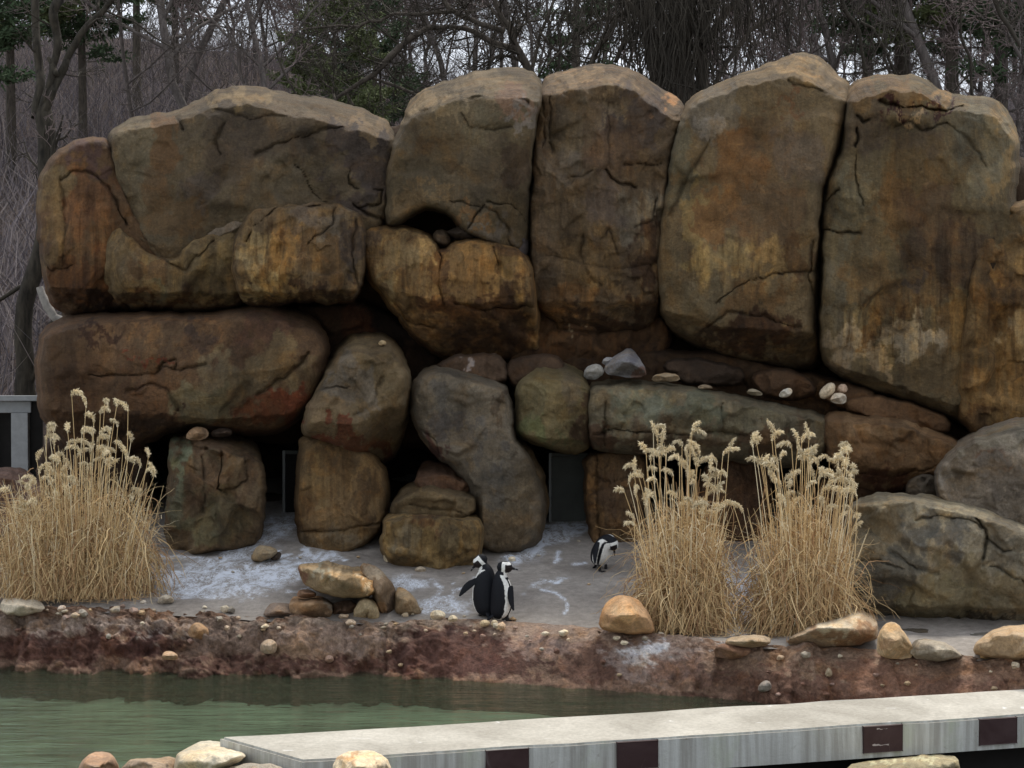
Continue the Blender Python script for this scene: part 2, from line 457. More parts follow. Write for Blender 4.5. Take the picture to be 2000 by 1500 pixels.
# ------------------------------------------------------------------ concrete shelf the penguins stand on
def curve_y(px, pts):
    p = np.asarray(pts, float); return np.interp(px, p[:, 0], p[:, 1])
LIP = [(-900, 1200), (0, 1200), (150, 1196), (350, 1205), (560, 1218), (750, 1222), (900, 1216), (1050, 1226), (1170, 1236), (1300, 1250), (1450, 1268), (1600, 1272), (1800, 1285), (2000, 1300), (2900, 1350)]
WAT = [(-900, 1305), (0, 1306), (200, 1312), (400, 1318), (700, 1322), (1000, 1336), (1200, 1352), (1400, 1365), (1600, 1385), (1800, 1400), (2000, 1420), (2900, 1480)]
WZ = -0.36
def lipY(px): return 13650 / (curve_y(px, LIP) - 700 + 450)
def lipYf(px):            # where a ray through the lip pixel meets the shelf
    y = curve_y(px, LIP); Yf = 3000 * 2.45 / (y - 700)
    return np.where(Yf < 14, Yf, 13650 / (y - 250))
def watY(px): return 3000 * (CAMZ - WZ) / (curve_y(px, WAT) - 700)

nu, nv = 620, 230
upx = np.linspace(-700, 2800, nu)
tv = np.linspace(0, 1, nv) ** 1.4
Y0 = lipYf(upx); YY = Y0[:, None] + (20.5 - Y0[:, None]) * tv[None, :]
XX = (upx[:, None] - 1000) / 3000 * (Y0[:, None] + (YY - Y0[:, None]) * 0.8)
ZZ = GZ(YY) + fbm(XX * 1.6, YY * 1.6, s=3, o=4) * 0.022 * sst((YY - Y0[:, None]) / .4) + fbm(XX * 9, YY * 9, s=13, o=3) * 0.005
PXg, PYg = pix(XX, YY, ZZ)
gu = np.zeros(PXg.shape)
wx = PXg + fbm(PXg / 25, PYg / 12, s=70, o=4) * 16; wy = PYg + fbm(PXg / 25, PYg / 12, s=71, o=4) * 7
def blob(x, y, rx, ry, a):
    global gu
    dd = np.sqrt(((wx - x) / rx) ** 2 + ((wy - y) / ry) ** 2); gu = np.maximum(gu, a * sst((1.3 - dd) / 0.6))
def streak(pts, w, a, warp=True):
    global gu
    dd = seg_dist(wx if warp else PXg, (wy if warp else PYg), pts); gu = np.maximum(gu, a * np.exp(-(dd / w) ** 2))
streak([(590, 1008), (560, 1028), (520, 1045), (470, 1070), (410, 1100), (340, 1130)], 15, 0.75)
streak([(770, 1010), (720, 1045), (660, 1072), (600, 1095)], 10, 0.7)
streak([(560, 1020), (535, 1032)], 16, 0.9)
blob(430, 1135, 120, 30, 0.5); blob(520, 1120, 80, 20, 0.5); blob(390, 1160, 90, 12, 0.45)
for q_ in range(16):
    xa, ya = 330 + q_ * 15 + 40 * math.sin(q_ * 2.3), 1158 - (q_ % 5) * 14; streak([(xa, ya), (xa + 40, ya - 10 + 6 * math.sin(q_)), (xa + 75, ya - 18), (xa + 120, ya - 40)], 2.6 + (q_ % 3), .95)
for q_ in range(7):
    xa, ya = 600 + q_ * 18, 1100 - q_ * 9; streak([(xa, ya), (xa + 50, ya - 22)], 3, .85)
for q_ in range(6):
    xa, ya = 1000 + q_ * 16, 1088 - q_ * 8; streak([(xa, ya), (xa + 40, ya - 26)], 3.5, .95)
for q_ in range(5):
    xa, ya = 815 + q_ * 22, 1192 - q_ * 12; streak([(xa, ya), (xa + 30, ya - 14), (xa + 40, ya - 24)], 2.6, .8)
blob(430, 1130, 10, 4, .1); streak([(330, 1118), (420, 1128), (520, 1112), (570, 1130)], 6, .9); streak([(380, 1150), (460, 1140), (500, 1160)], 5, .9); streak([(320, 1085), (400, 1092), (470, 1080)], 5, .6)
blob(1085, 1038, 60, 14, 0.95); streak([(1130, 1030), (1060, 1060), (1005, 1092)], 13, 0.95); streak([(1040, 1030), (985, 1060)], 8, 0.7)
blob(860, 1185, 55, 16, 0.6); blob(800, 1140, 40, 14, 0.4); blob(1080, 1136, 22, 6, 0.95); streak([(1040, 1150), (1090, 1134)], 5, .7)
streak([(1058, 1152), (1085, 1158), (1104, 1172), (1110, 1188), (1100, 1200)], 2.2, 0.9, False)
streak([(1092, 1078), (1086, 1086), (1092, 1092), (1085, 1098)], 3, 1.0, False); streak([(1120, 1102), (1142, 1100)], 2.5, 0.9, False)
streak([(850, 1140), (862, 1148), (856, 1160)], 3, 0.9, False)
streak([(1430, 1120), (1460, 1180)], 26, 0.5); streak([(1415, 1215), (1450, 1240)], 6, 0.9)
blob(1430, 1030, 40, 10, 0.6)
m, t, b = new_mat('shelf_concrete', 0.8, 0.3)
tcn = t.nodes.new('ShaderNodeTexCoord'); v = tcn.outputs['Object']
c = mixc(t, remap(t, noise(t, v, 1.1, 8, 0.65, 0.4), 0.35, 0.65, 0, 1), (0.215, 0.192, 0.168), (0.33, 0.30, 0.265))
c = mixc(t, 1.0, c, remap(t, noise(t, v, 14, 8, 0.7), 0.3, 0.7, 0.75, 1.25), 'MULTIPLY')
c = mixc(t, 1.0, c, remap(t, noise(t, v, 90, 4, 0.7), 0.3, 0.7, 0.85, 1.15), 'MULTIPLY')
ga = node(t, 'ShaderNodeAttribute', attribute_name='Guano')
n1 = noise(t, scaled(t, v, (1, 0.6, 1)), 9, 8, 0.7, 2.2)
rid = mul(t, mul(t, n1, -0.5, 'ADD'), 1, 'MULTIPLY'); rid = remap(t, node(t, 'ShaderNodeMath', operation='ABSOLUTE').outputs[0], 0, 1, 0, 1)
ab = node(t, 'ShaderNodeMath', operation='ABSOLUTE'); t.links.new(mul(t, n1, -0.5, 'ADD'), ab.inputs[0])
rid = remap(t, ab.outputs[0], 0.0, 0.035, 1.0, 0.0)
gf = mul(t, ga.outputs['Fac'], remap(t, noise(t, scaled(t, v, (1, .5, 1)), 5, 9, 0.75, 1.4), 0.45, 0.62, 0.05, 1.0))
gf = mul(t, gf, mul(t, ga.outputs['Fac'], rid), 'ADD')
gf = mul(t, mul(t, gf, 1.9), remap(t, noise(t, v, 40, 5, 0.7), 0.35, 0.65, 0.6, 1.1))
cl = node(t, 'ShaderNodeClamp'); t.links.new(gf, cl.inputs[0])
c = mixc(t, cl.outputs[0], c, (0.68, 0.72, 0.78))
t.links.new(c, b.inputs['Base Color'])
bp = node(t, 'ShaderNodeBump', Strength=0.35, Distance=0.03); t.links.new(noise(t, v, 20, 8, 0.7), bp.inputs['Height']); t.links.new(bp.outputs[0], b.inputs['Normal'])
tag(fast_mesh('ground', np.stack([XX, YY, ZZ], -1).reshape(-1, 3), gridF(nu, nv), m, attrs={'Guano': gu.ravel()}), kind='structure')

# ------------------------------------------------------------------ crusty red-brown bank down into the pool
nu, nv = 900, 110
upx = np.linspace(-700, 2800, nu); tt = np.linspace(0, 1, nv)
Yl, Yw = lipYf(upx), watY(upx)
Xl = (upx - 1000) / 3000 * Yl; Xw = (upx - 1000) / 3000 * Yw
tw = 0.62
XX = np.zeros((nu, nv)); YY = XX.copy(); ZZ = XX.copy()
for k, t_ in enumerate(tt):
    if t_ <= tw:
        a = t_ / tw; aa = a
        XX[:, k] = Xl * (1 - aa) + Xw * aa; YY[:, k] = (Yl + 0.16) * (1 - aa) + Yw * aa
        ZZ[:, k] = GZ(Yl) * (1 - a) + WZ * a + 0.15 * np.sin(a * math.pi) * (1 - .3 * a) - 0.02 * (1 - a) + 0.03 * sst(a / .12) * (1 - a)
    else:
        a = (t_ - tw) / (1 - tw)
        XX[:, k] = Xw; YY[:, k] = Yw - 0.34 * a; ZZ[:, k] = WZ - 0.30 * a
env = sst(tt / 0.1)[None, :]
fxx, fzz = XX * 100, ZZ * 100 - YY * 60
rough_m = 0.6 + 0.5 * vn(XX * 0.9, YY * 0, s=91)
dsp = (facet_field(fxx, fzz, 30, 77, 5) * 0.055 + facet_field(fxx, fzz, 13, 78, 6) * 0.045 + fbm(XX * 5, ZZ * 5, YY * 5, s=81, o=5, g=0.65) * 0.05 + np.abs(fbm(XX * 11, ZZ * 11, YY * 11, s=85, o=3)) * .03) * rough_m
YY -= dsp * env * 1.7; ZZ += dsp * env * 0.9 + 0.01 * env
PXb, PYb = pix(XX, YY, ZZ)
cols = np.ones((nu, nv, 3)) * lin((134, 102, 80)) * 1.35
def cp(x, y, rx, ry, c_, a):
    global cols
    ux = PXb + fbm(PXb / 22, PYb / 12, s=60, o=5, g=0.65) * 24; uy = PYb + fbm(PXb / 22, PYb / 12, s=61, o=5, g=0.65) * 13
    dd = np.sqrt(((ux - x) / rx) ** 2 + ((uy - y) / ry) ** 2); al = (a * sst((1.2 - dd) / 0.35))[..., None]
    cols = cols * (1 - al) + lin(c_) * 1.35 * al
for a in [(900, 1228, 1600, 24, (158, 134, 116), .75), (1500, 1285, 500, 22, (150, 122, 98), .6), (120, 1265, 190, 30, (88, 50, 40), .85), (300, 1250, 60, 30, (84, 50, 44), .8), (560, 1300, 260, 14, (90, 52, 40), .85), (870, 1275, 120, 48, (84, 46, 38), .85),
          (1000, 1300, 60, 30, (84, 46, 38), .8), (1170, 1300, 90, 38, (88, 54, 42), .8), (1050, 1262, 70, 22, (146, 118, 106), .8), (480, 1250, 130, 24, (150, 122, 104), .7),
          (620, 1265, 120, 20, (158, 124, 92), .7), (700, 1260, 80, 20, (150, 126, 112), .7), (1280, 1290, 90, 40, (150, 130, 120), .75), (1700, 1330, 300, 40, (124, 84, 64), .8),
          (1350, 1310, 90, 24, (118, 80, 64), .7), (1500, 1370, 320, 14, (92, 54, 38), .7), (1900, 1310, 160, 18, (146, 110, 84), .8), (1450, 1290, 100, 14, (140, 108, 82), .7),
          (1600, 1310, 60, 12, (160, 132, 104), .6), (0, 1215, 400, 14, (150, 130, 116), .7), (700, 1216, 300, 8, (150, 130, 112), .8), (1270, 1268, 34, 14, (210, 212, 215), .8),
          (1245, 1290, 30, 10, (205, 205, 208), .5), (1420, 1250, 26, 7, (200, 198, 196), .7), (340, 1236, 70, 6, (176, 162, 150), .6)]:
    cp(*a)
wet = sst((0.03 - (ZZ - WZ)) / 0.08)[..., None]
cols = cols * (1 - wet) + (lin((80, 50, 38)) * 1.0) * wet
lum_ = cols @ np.array([.3, .6, .1]); cols = (cols * .72 + lum_[..., None] * .28 * np.array([1.16, .99, .82])) * .92
BKX, BKY, BKD, BKZ = PXb.ravel().copy(), PYb.ravel().copy(), YY.ravel().copy(), ZZ.ravel().copy()
tag(fast_mesh('bank', np.stack([XX, YY, ZZ], -1).reshape(-1, 3), gridF(nu, nv), M_BANK, cols=cols.reshape(-1, 3), attrs={'Stk': np.zeros(nu * nv)}), kind='structure')

def box(name, x0, x1, y0, y1, z0, z1, mat, parent=None, bev=0.0):
    bm = bmesh.new(); bmesh.ops.create_cube(bm, size=1)
    for v_ in bm.verts: v_.co = Vector(((x0 + x1) / 2 + v_.co.x * (x1 - x0), (y0 + y1) / 2 + v_.co.y * (y1 - y0), (z0 + z1) / 2 + v_.co.z * (z1 - z0)))
    if bev: bmesh.ops.bevel(bm, geom=bm.edges[:], offset=bev, segments=2, affect='EDGES')
    me = bpy.data.meshes.new(name); bm.to_mesh(me); bm.free(); me.materials.append(mat)
    o = bpy.data.objects.new(name, me); COL.objects.link(o)
    if parent: o.parent = parent
    return o

# pool floor and water
M_POOL = simple('pool_paint', (0.16, 0.195, 0.155), 0.8, 0.6, 1.3)
me = bpy.data.meshes.new('pool_floor'); me.from_pydata([(-14, 7.2, -.56), (-1.5, 7.2, -.56), (-1.62, 9.9, -.56), (14, 13.95, -.56), (14, 15, -.56), (-14, 15, -.56)], [], [(0, 1, 2, 5), (2, 3, 4, 5)]); me.materials.append(M_POOL); me.update()
o = bpy.data.objects.new('pool_floor', me); COL.objects.link(o); tag(o, kind='structure')
o = fast_mesh('pool_wall', [(-14, 7.2, -1.25), (14, 7.2, -1.25), (14, 7.2, 0.35), (-14, 7.2, 0.35), (14, -40, 0.35), (-14, -40, 0.35)], [(0, 1, 2, 3), (3, 2, 4, 5)], simple('terrace_concrete', (0.3, 0.29, 0.26), 0.85, 0.2, 2)); o.name = 'path'; tag(o, kind='structure')
m = bpy.data.materials.new('water'); m.use_nodes = True; t = m.node_tree; t.nodes.clear()
out = t.nodes.new('ShaderNodeOutputMaterial'); ms = t.nodes.new('ShaderNodeMixShader'); fr = node(t, 'ShaderNodeFresnel', IOR=1.33)
tr = t.nodes.new('ShaderNodeBsdfTransparent'); gl = node(t, 'ShaderNodeBsdfGlossy', Roughness=0.04)
di = t.nodes.new('ShaderNodeBsdfDiffuse'); di.inputs['Color'].default_value = (0.12, 0.16, 0.10, 1); ms0 = t.nodes.new('ShaderNodeMixShader'); ms0.inputs[0].default_value = 0.2
tr.inputs['Color'].default_value = (0.78, 0.86, 0.76, 1)
tcn = t.nodes.new('ShaderNodeTexCoord'); v = scaled(t, tcn.outputs['Object'], (0.55, 2.2, 1))
hh = mul(t, noise(t, v, 5, 5, 0.6, 0.4), mul(t, noise(t, v, 1.4, 3, 0.5), 1.5), 'ADD')
bp = node(t, 'ShaderNodeBump', Strength=0.3, Distance=0.08); t.links.new(hh, bp.inputs['Height'])
for n_ in (fr, gl): t.links.new(bp.outputs[0], n_.inputs['Normal'])
t.links.new(tr.outputs[0], ms0.inputs[1]); t.links.new(di.outputs[0], ms0.inputs[2])
t.links.new(fr.outputs[0], ms.inputs[0]); t.links.new(ms0.outputs[0], ms.inputs[1]); t.links.new(gl.outputs[0], ms.inputs[2]); t.links.new(ms.outputs[0], out.inputs[0])
me = bpy.data.meshes.new('water'); me.from_pydata([(-14, 7.2, WZ), (-1.5, 7.2, WZ), (-1.62, 9.9, WZ), (14, 13.95, WZ), (14, 15, WZ), (-14, 15, WZ)], [], [(0, 1, 2, 5), (2, 3, 4, 5)]); me.materials.append(m); me.update()
o = bpy.data.objects.new('water', me); COL.objects.link(o); tag(o, kind='structure')

#@@ROCKS
# ------------------------------------------------------------------ the rock wall
G1 = 'giant boulders of the rock wall'
# upper tier; dark bottom bands in patches mix brown stain and painted shade
rock('boulder', 'reddish brown boulder at the far left end of the upper tier beside the tree trunk', 'boulder',
     [(76, 420), (78, 350), (95, 316), (125, 290), (160, 274), (212, 271), (232, 330), (250, 400), (300, 470), (360, 540), (350, 596), (300, 600), (230, 605), (165, 613), (128, 612), (98, 590), (82, 520)],
     18.0, 0.45, 60, (92, 70, 46), seed=3,
     patches=[(165, 390, 50, 60, (106, 70, 40), .7), (180, 300, 35, 20, (84, 62, 60), .8), (110, 360, 30, 50, (104, 90, 62), .8), (100, 450, 25, 90, (110, 90, 56), .7), (190, 540, 60, 50, (96, 60, 26), .8),
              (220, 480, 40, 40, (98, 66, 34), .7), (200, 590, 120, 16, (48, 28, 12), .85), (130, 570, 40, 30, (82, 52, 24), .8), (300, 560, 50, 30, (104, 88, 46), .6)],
     cracks=[([(120, 352), (140, 336), (170, 334), (190, 345), (215, 370), (228, 400), (250, 440)], 3, .06), ([(80, 500), (100, 530), (140, 520)], 3, .04), ([(118, 345), (128, 440), (120, 520)], 4, .03)],
     under=[([(90, 560), (360, 570)], .012)], stk=.25, stkp=[(170, 480, 60, 90, .8), (200, 560, 90, 40, .8)], group=G1)
rock('boulder', 'widest boulder of the upper tier, humped grey-brown mass left of the first deep vertical joint', 'boulder',
     [(214, 300), (217, 262), (240, 242), (275, 230), (342, 222), (395, 197), (440, 172), (500, 170), (560, 188), (640, 196), (715, 220), (765, 247), (768, 300), (763, 380), (752, 450), (705, 470), (700, 560), (600, 570), (450, 585), (350, 560), (265, 490), (230, 400)],
     18.0, 0.5, 75, (90, 80, 60), seed=8, cell=140, fac=.09,
     patches=[(270, 300, 40, 60, (112, 104, 80), .7), (250, 370, 30, 60, (108, 100, 78), .6), (320, 290, 30, 45, (104, 76, 44), .8), (300, 360, 45, 45, (100, 72, 40), .6), (400, 370, 40, 40, (82, 74, 68), .7), (440, 240, 60, 30, (62, 56, 50), .5),
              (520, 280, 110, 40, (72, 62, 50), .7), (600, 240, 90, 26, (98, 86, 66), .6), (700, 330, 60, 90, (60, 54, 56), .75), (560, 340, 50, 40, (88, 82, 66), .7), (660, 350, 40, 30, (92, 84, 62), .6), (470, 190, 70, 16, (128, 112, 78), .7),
              (340, 430, 60, 40, (96, 74, 44), .7), (720, 250, 40, 16, (130, 112, 80), .6), (450, 330, 40, 60, (78, 66, 52), .6)],
     cracks=[([(343, 226), (352, 240), (360, 255)], 3, .08), ([(575, 318), (590, 335), (600, 355), (612, 380), (640, 395)], 2.5, .05), ([(230, 400), (262, 440), (285, 470), (300, 500)], 3, .06), ([(500, 300), (560, 275), (630, 255), (690, 248)], 5, .05),
             ([(685, 330), (680, 360), (700, 370)], 2.5, .06), ([(730, 370), (745, 375), (740, 400), (700, 405)], 3, .08), ([(440, 240), (420, 280), (430, 300)], 5, .04), ([(690, 400), (720, 420), (750, 430)], 3, .1), ([(410, 215), (440, 218), (490, 232), (530, 228), (590, 222)], 4, .03)],
     ridges=[([(214, 262), (340, 240), (420, 212), (480, 205), (600, 232), (700, 255), (770, 275)], .010)], group=G1)
rock('boulder', 'low bulging block with ochre stains between the end boulder and the drip-streaked block', 'boulder',
     [(222, 430), (262, 470), (300, 500), (350, 510), (362, 480), (410, 450), (470, 440), (480, 560), (470, 598), (400, 606), (310, 600), (240, 600), (200, 560), (205, 480)],
     17.7, .35, 45, (98, 84, 56), seed=12,
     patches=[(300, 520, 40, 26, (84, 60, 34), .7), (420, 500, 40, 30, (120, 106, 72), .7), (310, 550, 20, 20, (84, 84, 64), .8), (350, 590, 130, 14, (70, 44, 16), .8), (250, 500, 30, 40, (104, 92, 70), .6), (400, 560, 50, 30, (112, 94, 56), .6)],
     cracks=[([(285, 450), (310, 490), (335, 520), (360, 525), (420, 470)], 3, .05)], under=[([(200, 570), (480, 572)], .012)], stk=.6, group=G1)
rock('boulder', 'forward block with yellow drip streaks on its face, under the widest boulder', 'boulder',
     [(455, 470), (480, 425), (505, 408), (545, 400), (600, 398), (650, 396), (695, 412), (712, 440), (715, 500), (700, 585), (655, 592), (600, 585), (560, 590), (520, 600), (475, 592), (458, 550)],
     17.5, .42, 45, (100, 84, 58), seed=15, cell=80,
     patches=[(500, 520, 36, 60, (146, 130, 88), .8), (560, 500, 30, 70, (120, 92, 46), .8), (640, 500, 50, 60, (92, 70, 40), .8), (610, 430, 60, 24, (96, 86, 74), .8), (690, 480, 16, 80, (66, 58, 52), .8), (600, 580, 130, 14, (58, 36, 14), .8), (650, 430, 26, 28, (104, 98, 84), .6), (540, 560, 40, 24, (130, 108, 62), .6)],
     cracks=[([(480, 470), (495, 440), (540, 404), (610, 402), (650, 396)], 3, .08), ([(655, 400), (650, 440), (620, 462), (600, 480)], 3, .05), ([(695, 430), (688, 500), (700, 560)], 3, .05)],
     under=[([(450, 572), (720, 566)], .013)], stk=.55, stkp=[(540, 510, 90, 80, 1.0)], group=G1)
rock('slab', 'pale grey leaning slab wedged along the diagonal crack above the drip-streaked block', 'boulder',
     [(362, 476), (372, 464), (430, 432), (480, 402), (490, 385), (520, 388), (545, 404), (525, 420), (490, 432), (462, 456), (420, 478), (380, 492)],
     17.42, .15, 14, (112, 104, 92), seed=18, res=2.6, cell=40, fac=.03, group=None, patches=[(510, 398, 30, 12, (130, 118, 88), .8)])
rock('boulder', 'domed boulder with an arched dark hollow at its foot, in the upper tier', 'boulder',
     [(757, 330), (765, 285), (788, 245), (800, 205), (822, 182), (870, 162), (950, 139), (1010, 136), (1048, 148), (1060, 180), (1048, 230), (1038, 330), (1034, 430), (1030, 500), (985, 490), (940, 470), (905, 455), (880, 418), (840, 402), (805, 418), (780, 440), (748, 445)],
     17.9, 0.55, 65, (92, 82, 60), seed=22, cell=130, fac=.07,
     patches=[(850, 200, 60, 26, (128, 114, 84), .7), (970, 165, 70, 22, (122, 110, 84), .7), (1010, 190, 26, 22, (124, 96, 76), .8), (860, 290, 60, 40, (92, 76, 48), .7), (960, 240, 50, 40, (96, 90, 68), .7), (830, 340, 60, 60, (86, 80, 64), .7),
              (930, 350, 60, 60, (86, 78, 62), .6), (1000, 320, 30, 60, (76, 60, 44), .7), (800, 400, 30, 30, (110, 92, 62), .7), (1020, 220, 14, 24, (118, 118, 116), .6), (930, 420, 40, 10, (120, 88, 50), .7), (960, 450, 40, 20, (98, 94, 86), .8), (860, 385, 40, 10, (120, 100, 66), .6)],
     cracks=[([(760, 250), (830, 215), (880, 195), (940, 190), (1000, 190), (1030, 200)], 4, .05), ([(900, 220), (915, 245), (960, 255), (1000, 250)], 3, .03), ([(905, 455), (950, 395), (1000, 400), (1028, 430)], 2.5, .05), ([(1000, 490), (990, 440), (960, 410), (880, 392)], 3, .04)],
     ridges=[([(770, 262), (830, 212), (930, 188), (1060, 196)], .012)], stk=.1, group=G1)
rock('boulder', 'ochre drip-stained block directly below the domed boulder with the arched hollow', 'boulder',
     [(702, 450), (740, 440), (800, 446), (850, 470), (862, 490), (900, 465), (960, 468), (1000, 480), (1034, 500), (1045, 560), (1052, 640), (1060, 700), (960, 712), (880, 705), (830, 680), (795, 640), (755, 590), (732, 560), (712, 520)],
     17.75, 0.5, 60, (112, 88, 50), seed=26, cell=90, fac=.07,
     patches=[(800, 490, 50, 36, (138, 116, 74), .8), (760, 560, 20, 40, (146, 128, 84), .7), (725, 480, 22, 40, (86, 72, 56), .8), (930, 540, 60, 50, (124, 94, 48), .8), (860, 520, 12, 50, (80, 52, 26), .7), (990, 520, 20, 40, (118, 92, 44), .7), (870, 620, 70, 30, (98, 72, 36), .8),
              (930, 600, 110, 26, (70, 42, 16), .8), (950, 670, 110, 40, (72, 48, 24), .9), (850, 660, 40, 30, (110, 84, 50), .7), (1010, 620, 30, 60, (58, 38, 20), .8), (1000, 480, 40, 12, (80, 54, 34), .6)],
     cracks=[([(855, 470), (862, 510), (858, 560), (870, 600)], 3, .06), ([(890, 590), (950, 605), (1040, 598)], 4, .1), ([(770, 590), (800, 630), (850, 640)], 4, .06), ([(965, 480), (972, 520)], 2.5, .05)],
     under=[([(740, 560), (860, 590), (1060, 590)], .006)], stk=.75, group=G1)
for i, (pp, lb, cc) in enumerate([
    ([(842, 470), (848, 450), (870, 446), (884, 460), (880, 480), (860, 486)], 'smallest rounded stone jammed in the arched hollow of the domed boulder', (84, 72, 56)),
    ([(862, 452), (900, 440), (930, 452), (925, 470), (890, 470)], 'flat grey stone jammed in the middle of the arched hollow', (70, 64, 58)),
    ([(985, 480), (990, 440), (1020, 425), (1034, 450), (1036, 500), (1010, 510)], 'bluish grey wedge stone jammed at the right end of the arched hollow by the joint', (78, 76, 80))]):
    rock('wedge_stone', lb, 'stone', pp, 17.42, .14, 14, cc, seed=30 + i, res=2.6, cell=30, fac=.03)
rock('boulder', 'tall pillar-like boulder right of the central joint, hatched cracks on its face', 'boulder',
     [(1064, 165), (1075, 148), (1130, 136), (1188, 126), (1232, 138), (1275, 168), (1320, 192), (1337, 212), (1330, 245), (1315, 290), (1305, 360), (1296, 480), (1290, 590), (1280, 640), (1200, 655), (1100, 645), (1048, 605), (1034, 520), (1032, 420), (1040, 300), (1046, 230)],
     18.0, 0.55, 60, (94, 80, 60), seed=34, cell=90, fac=.09, fine=1.4,
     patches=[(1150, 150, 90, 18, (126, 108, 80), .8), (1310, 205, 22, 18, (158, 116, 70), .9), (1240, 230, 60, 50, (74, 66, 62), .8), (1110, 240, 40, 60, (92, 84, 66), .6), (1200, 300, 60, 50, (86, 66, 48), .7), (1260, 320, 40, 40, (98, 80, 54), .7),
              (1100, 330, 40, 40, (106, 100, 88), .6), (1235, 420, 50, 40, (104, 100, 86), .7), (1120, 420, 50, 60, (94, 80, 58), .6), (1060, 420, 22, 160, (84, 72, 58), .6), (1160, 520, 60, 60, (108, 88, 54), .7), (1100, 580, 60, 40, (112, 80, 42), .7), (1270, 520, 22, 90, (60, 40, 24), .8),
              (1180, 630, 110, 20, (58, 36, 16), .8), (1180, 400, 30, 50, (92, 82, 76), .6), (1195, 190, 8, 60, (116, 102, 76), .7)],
     cracks=[([(1180, 330), (1195, 350), (1215, 360), (1240, 365)], 3, .09), ([(1075, 180), (1072, 280), (1080, 300)], 3, .06), ([(1060, 200), (1062, 290)], 2.5, .05), ([(1220, 322), (1260, 318), (1290, 322)], 2.5, .06), ([(1140, 455), (1135, 500), (1150, 540), (1175, 560)], 3, .04), ([(1285, 380), (1275, 430), (1240, 442)], 3, .04),
             ([(1175, 470), (1190, 445), (1210, 500)], 3, .03), ([(1090, 355), (1140, 340), (1160, 330)], 3, .04), ([(1065, 500), (1120, 510), (1200, 525), (1290, 515)], 3, .02), ([(1186, 200), (1190, 330)], 3, .02)],
     ridges=[([(1060, 185), (1120, 176), (1190, 165), (1240, 180), (1300, 225), (1340, 240)], .012)], under=[([(1040, 590), (1290, 590)], .008)], stk=.3, stkp=[(1150, 590, 120, 50, .8), (1270, 480, 30, 130, .8)], group=G1)
rock('boulder', 'dark brown recessed rock under the tall pillar-like boulder with a pale splash of droppings', 'boulder',
     [(980, 600), (1060, 590), (1290, 610), (1310, 660), (1290, 720), (1200, 740), (1080, 730), (985, 715)],
     18.15, .3, 50, (74, 52, 30), seed=37, cell=70, fac=.08,
     patches=[(1115, 632, 14, 14, (176, 168, 140), .85), (1118, 655, 5, 16, (150, 140, 112), .8), (1150, 630, 5, 10, (150, 140, 120), .8), (1240, 690, 40, 20, (56, 38, 26), .7), (1060, 650, 60, 30, (90, 64, 34), .6)],
     cracks=[([(1060, 600), (1090, 640), (1150, 650), (1260, 640)], 4, .08)], stk=.6, group=G1)
rock('boulder', 'tallest peaked boulder of the wall, pale green-grey left flank and orange brown face', 'boulder',
     [(1338, 212), (1360, 186), (1410, 162), (1480, 136), (1535, 113), (1578, 108), (1608, 120), (1635, 150), (1658, 165), (1650, 230), (1640, 290), (1618, 345), (1606, 400), (1600, 500), (1592, 620), (1605, 712), (1560, 728), (1490, 712), (1420, 695), (1340, 668), (1295, 625), (1283, 560), (1282, 470), (1298, 360), (1312, 280)],
     17.9, 0.62, 75, (106, 92, 64), seed=41, cell=170, fac=.07,
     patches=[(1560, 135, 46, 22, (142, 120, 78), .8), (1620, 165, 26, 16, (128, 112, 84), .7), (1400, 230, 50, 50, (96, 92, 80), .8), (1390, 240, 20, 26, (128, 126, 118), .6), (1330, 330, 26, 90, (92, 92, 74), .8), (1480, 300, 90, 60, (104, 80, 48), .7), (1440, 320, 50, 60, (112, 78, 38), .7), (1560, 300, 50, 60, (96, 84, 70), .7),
              (1400, 420, 60, 50, (128, 90, 42), .8), (1500, 420, 70, 60, (104, 82, 56), .7), (1350, 440, 18, 90, (138, 120, 70), .7), (1420, 510, 70, 30, (134, 116, 70), .75), (1520, 500, 30, 30, (138, 112, 62), .7), (1560, 480, 26, 50, (84, 58, 30), .7), (1370, 590, 60, 36, (106, 98, 74), .7), (1480, 580, 60, 30, (112, 84, 46), .7),
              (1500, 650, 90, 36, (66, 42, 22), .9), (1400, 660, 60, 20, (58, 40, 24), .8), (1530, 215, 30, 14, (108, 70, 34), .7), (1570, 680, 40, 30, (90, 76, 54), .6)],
     cracks=[([(1400, 592), (1440, 560), (1490, 540), (1540, 532), (1590, 530)], 3, .05), ([(1380, 640), (1420, 610), (1500, 620), (1560, 640)], 4, .05), ([(1310, 420), (1330, 370), (1365, 310), (1390, 270)], 6, .04), ([(1530, 150), (1560, 165), (1600, 175), (1650, 190)], 4, .04), ([(1590, 470), (1580, 540), (1600, 620)], 3, .06)],
     ridges=[([(1338, 215), (1440, 172), (1550, 150), (1600, 170), (1660, 205)], .010)], under=[([(1285, 600), (1420, 640), (1605, 650)], .010)], stk=.15, stkp=[(1450, 520, 130, 60, .6), (1500, 660, 110, 40, .7)], group=G1)
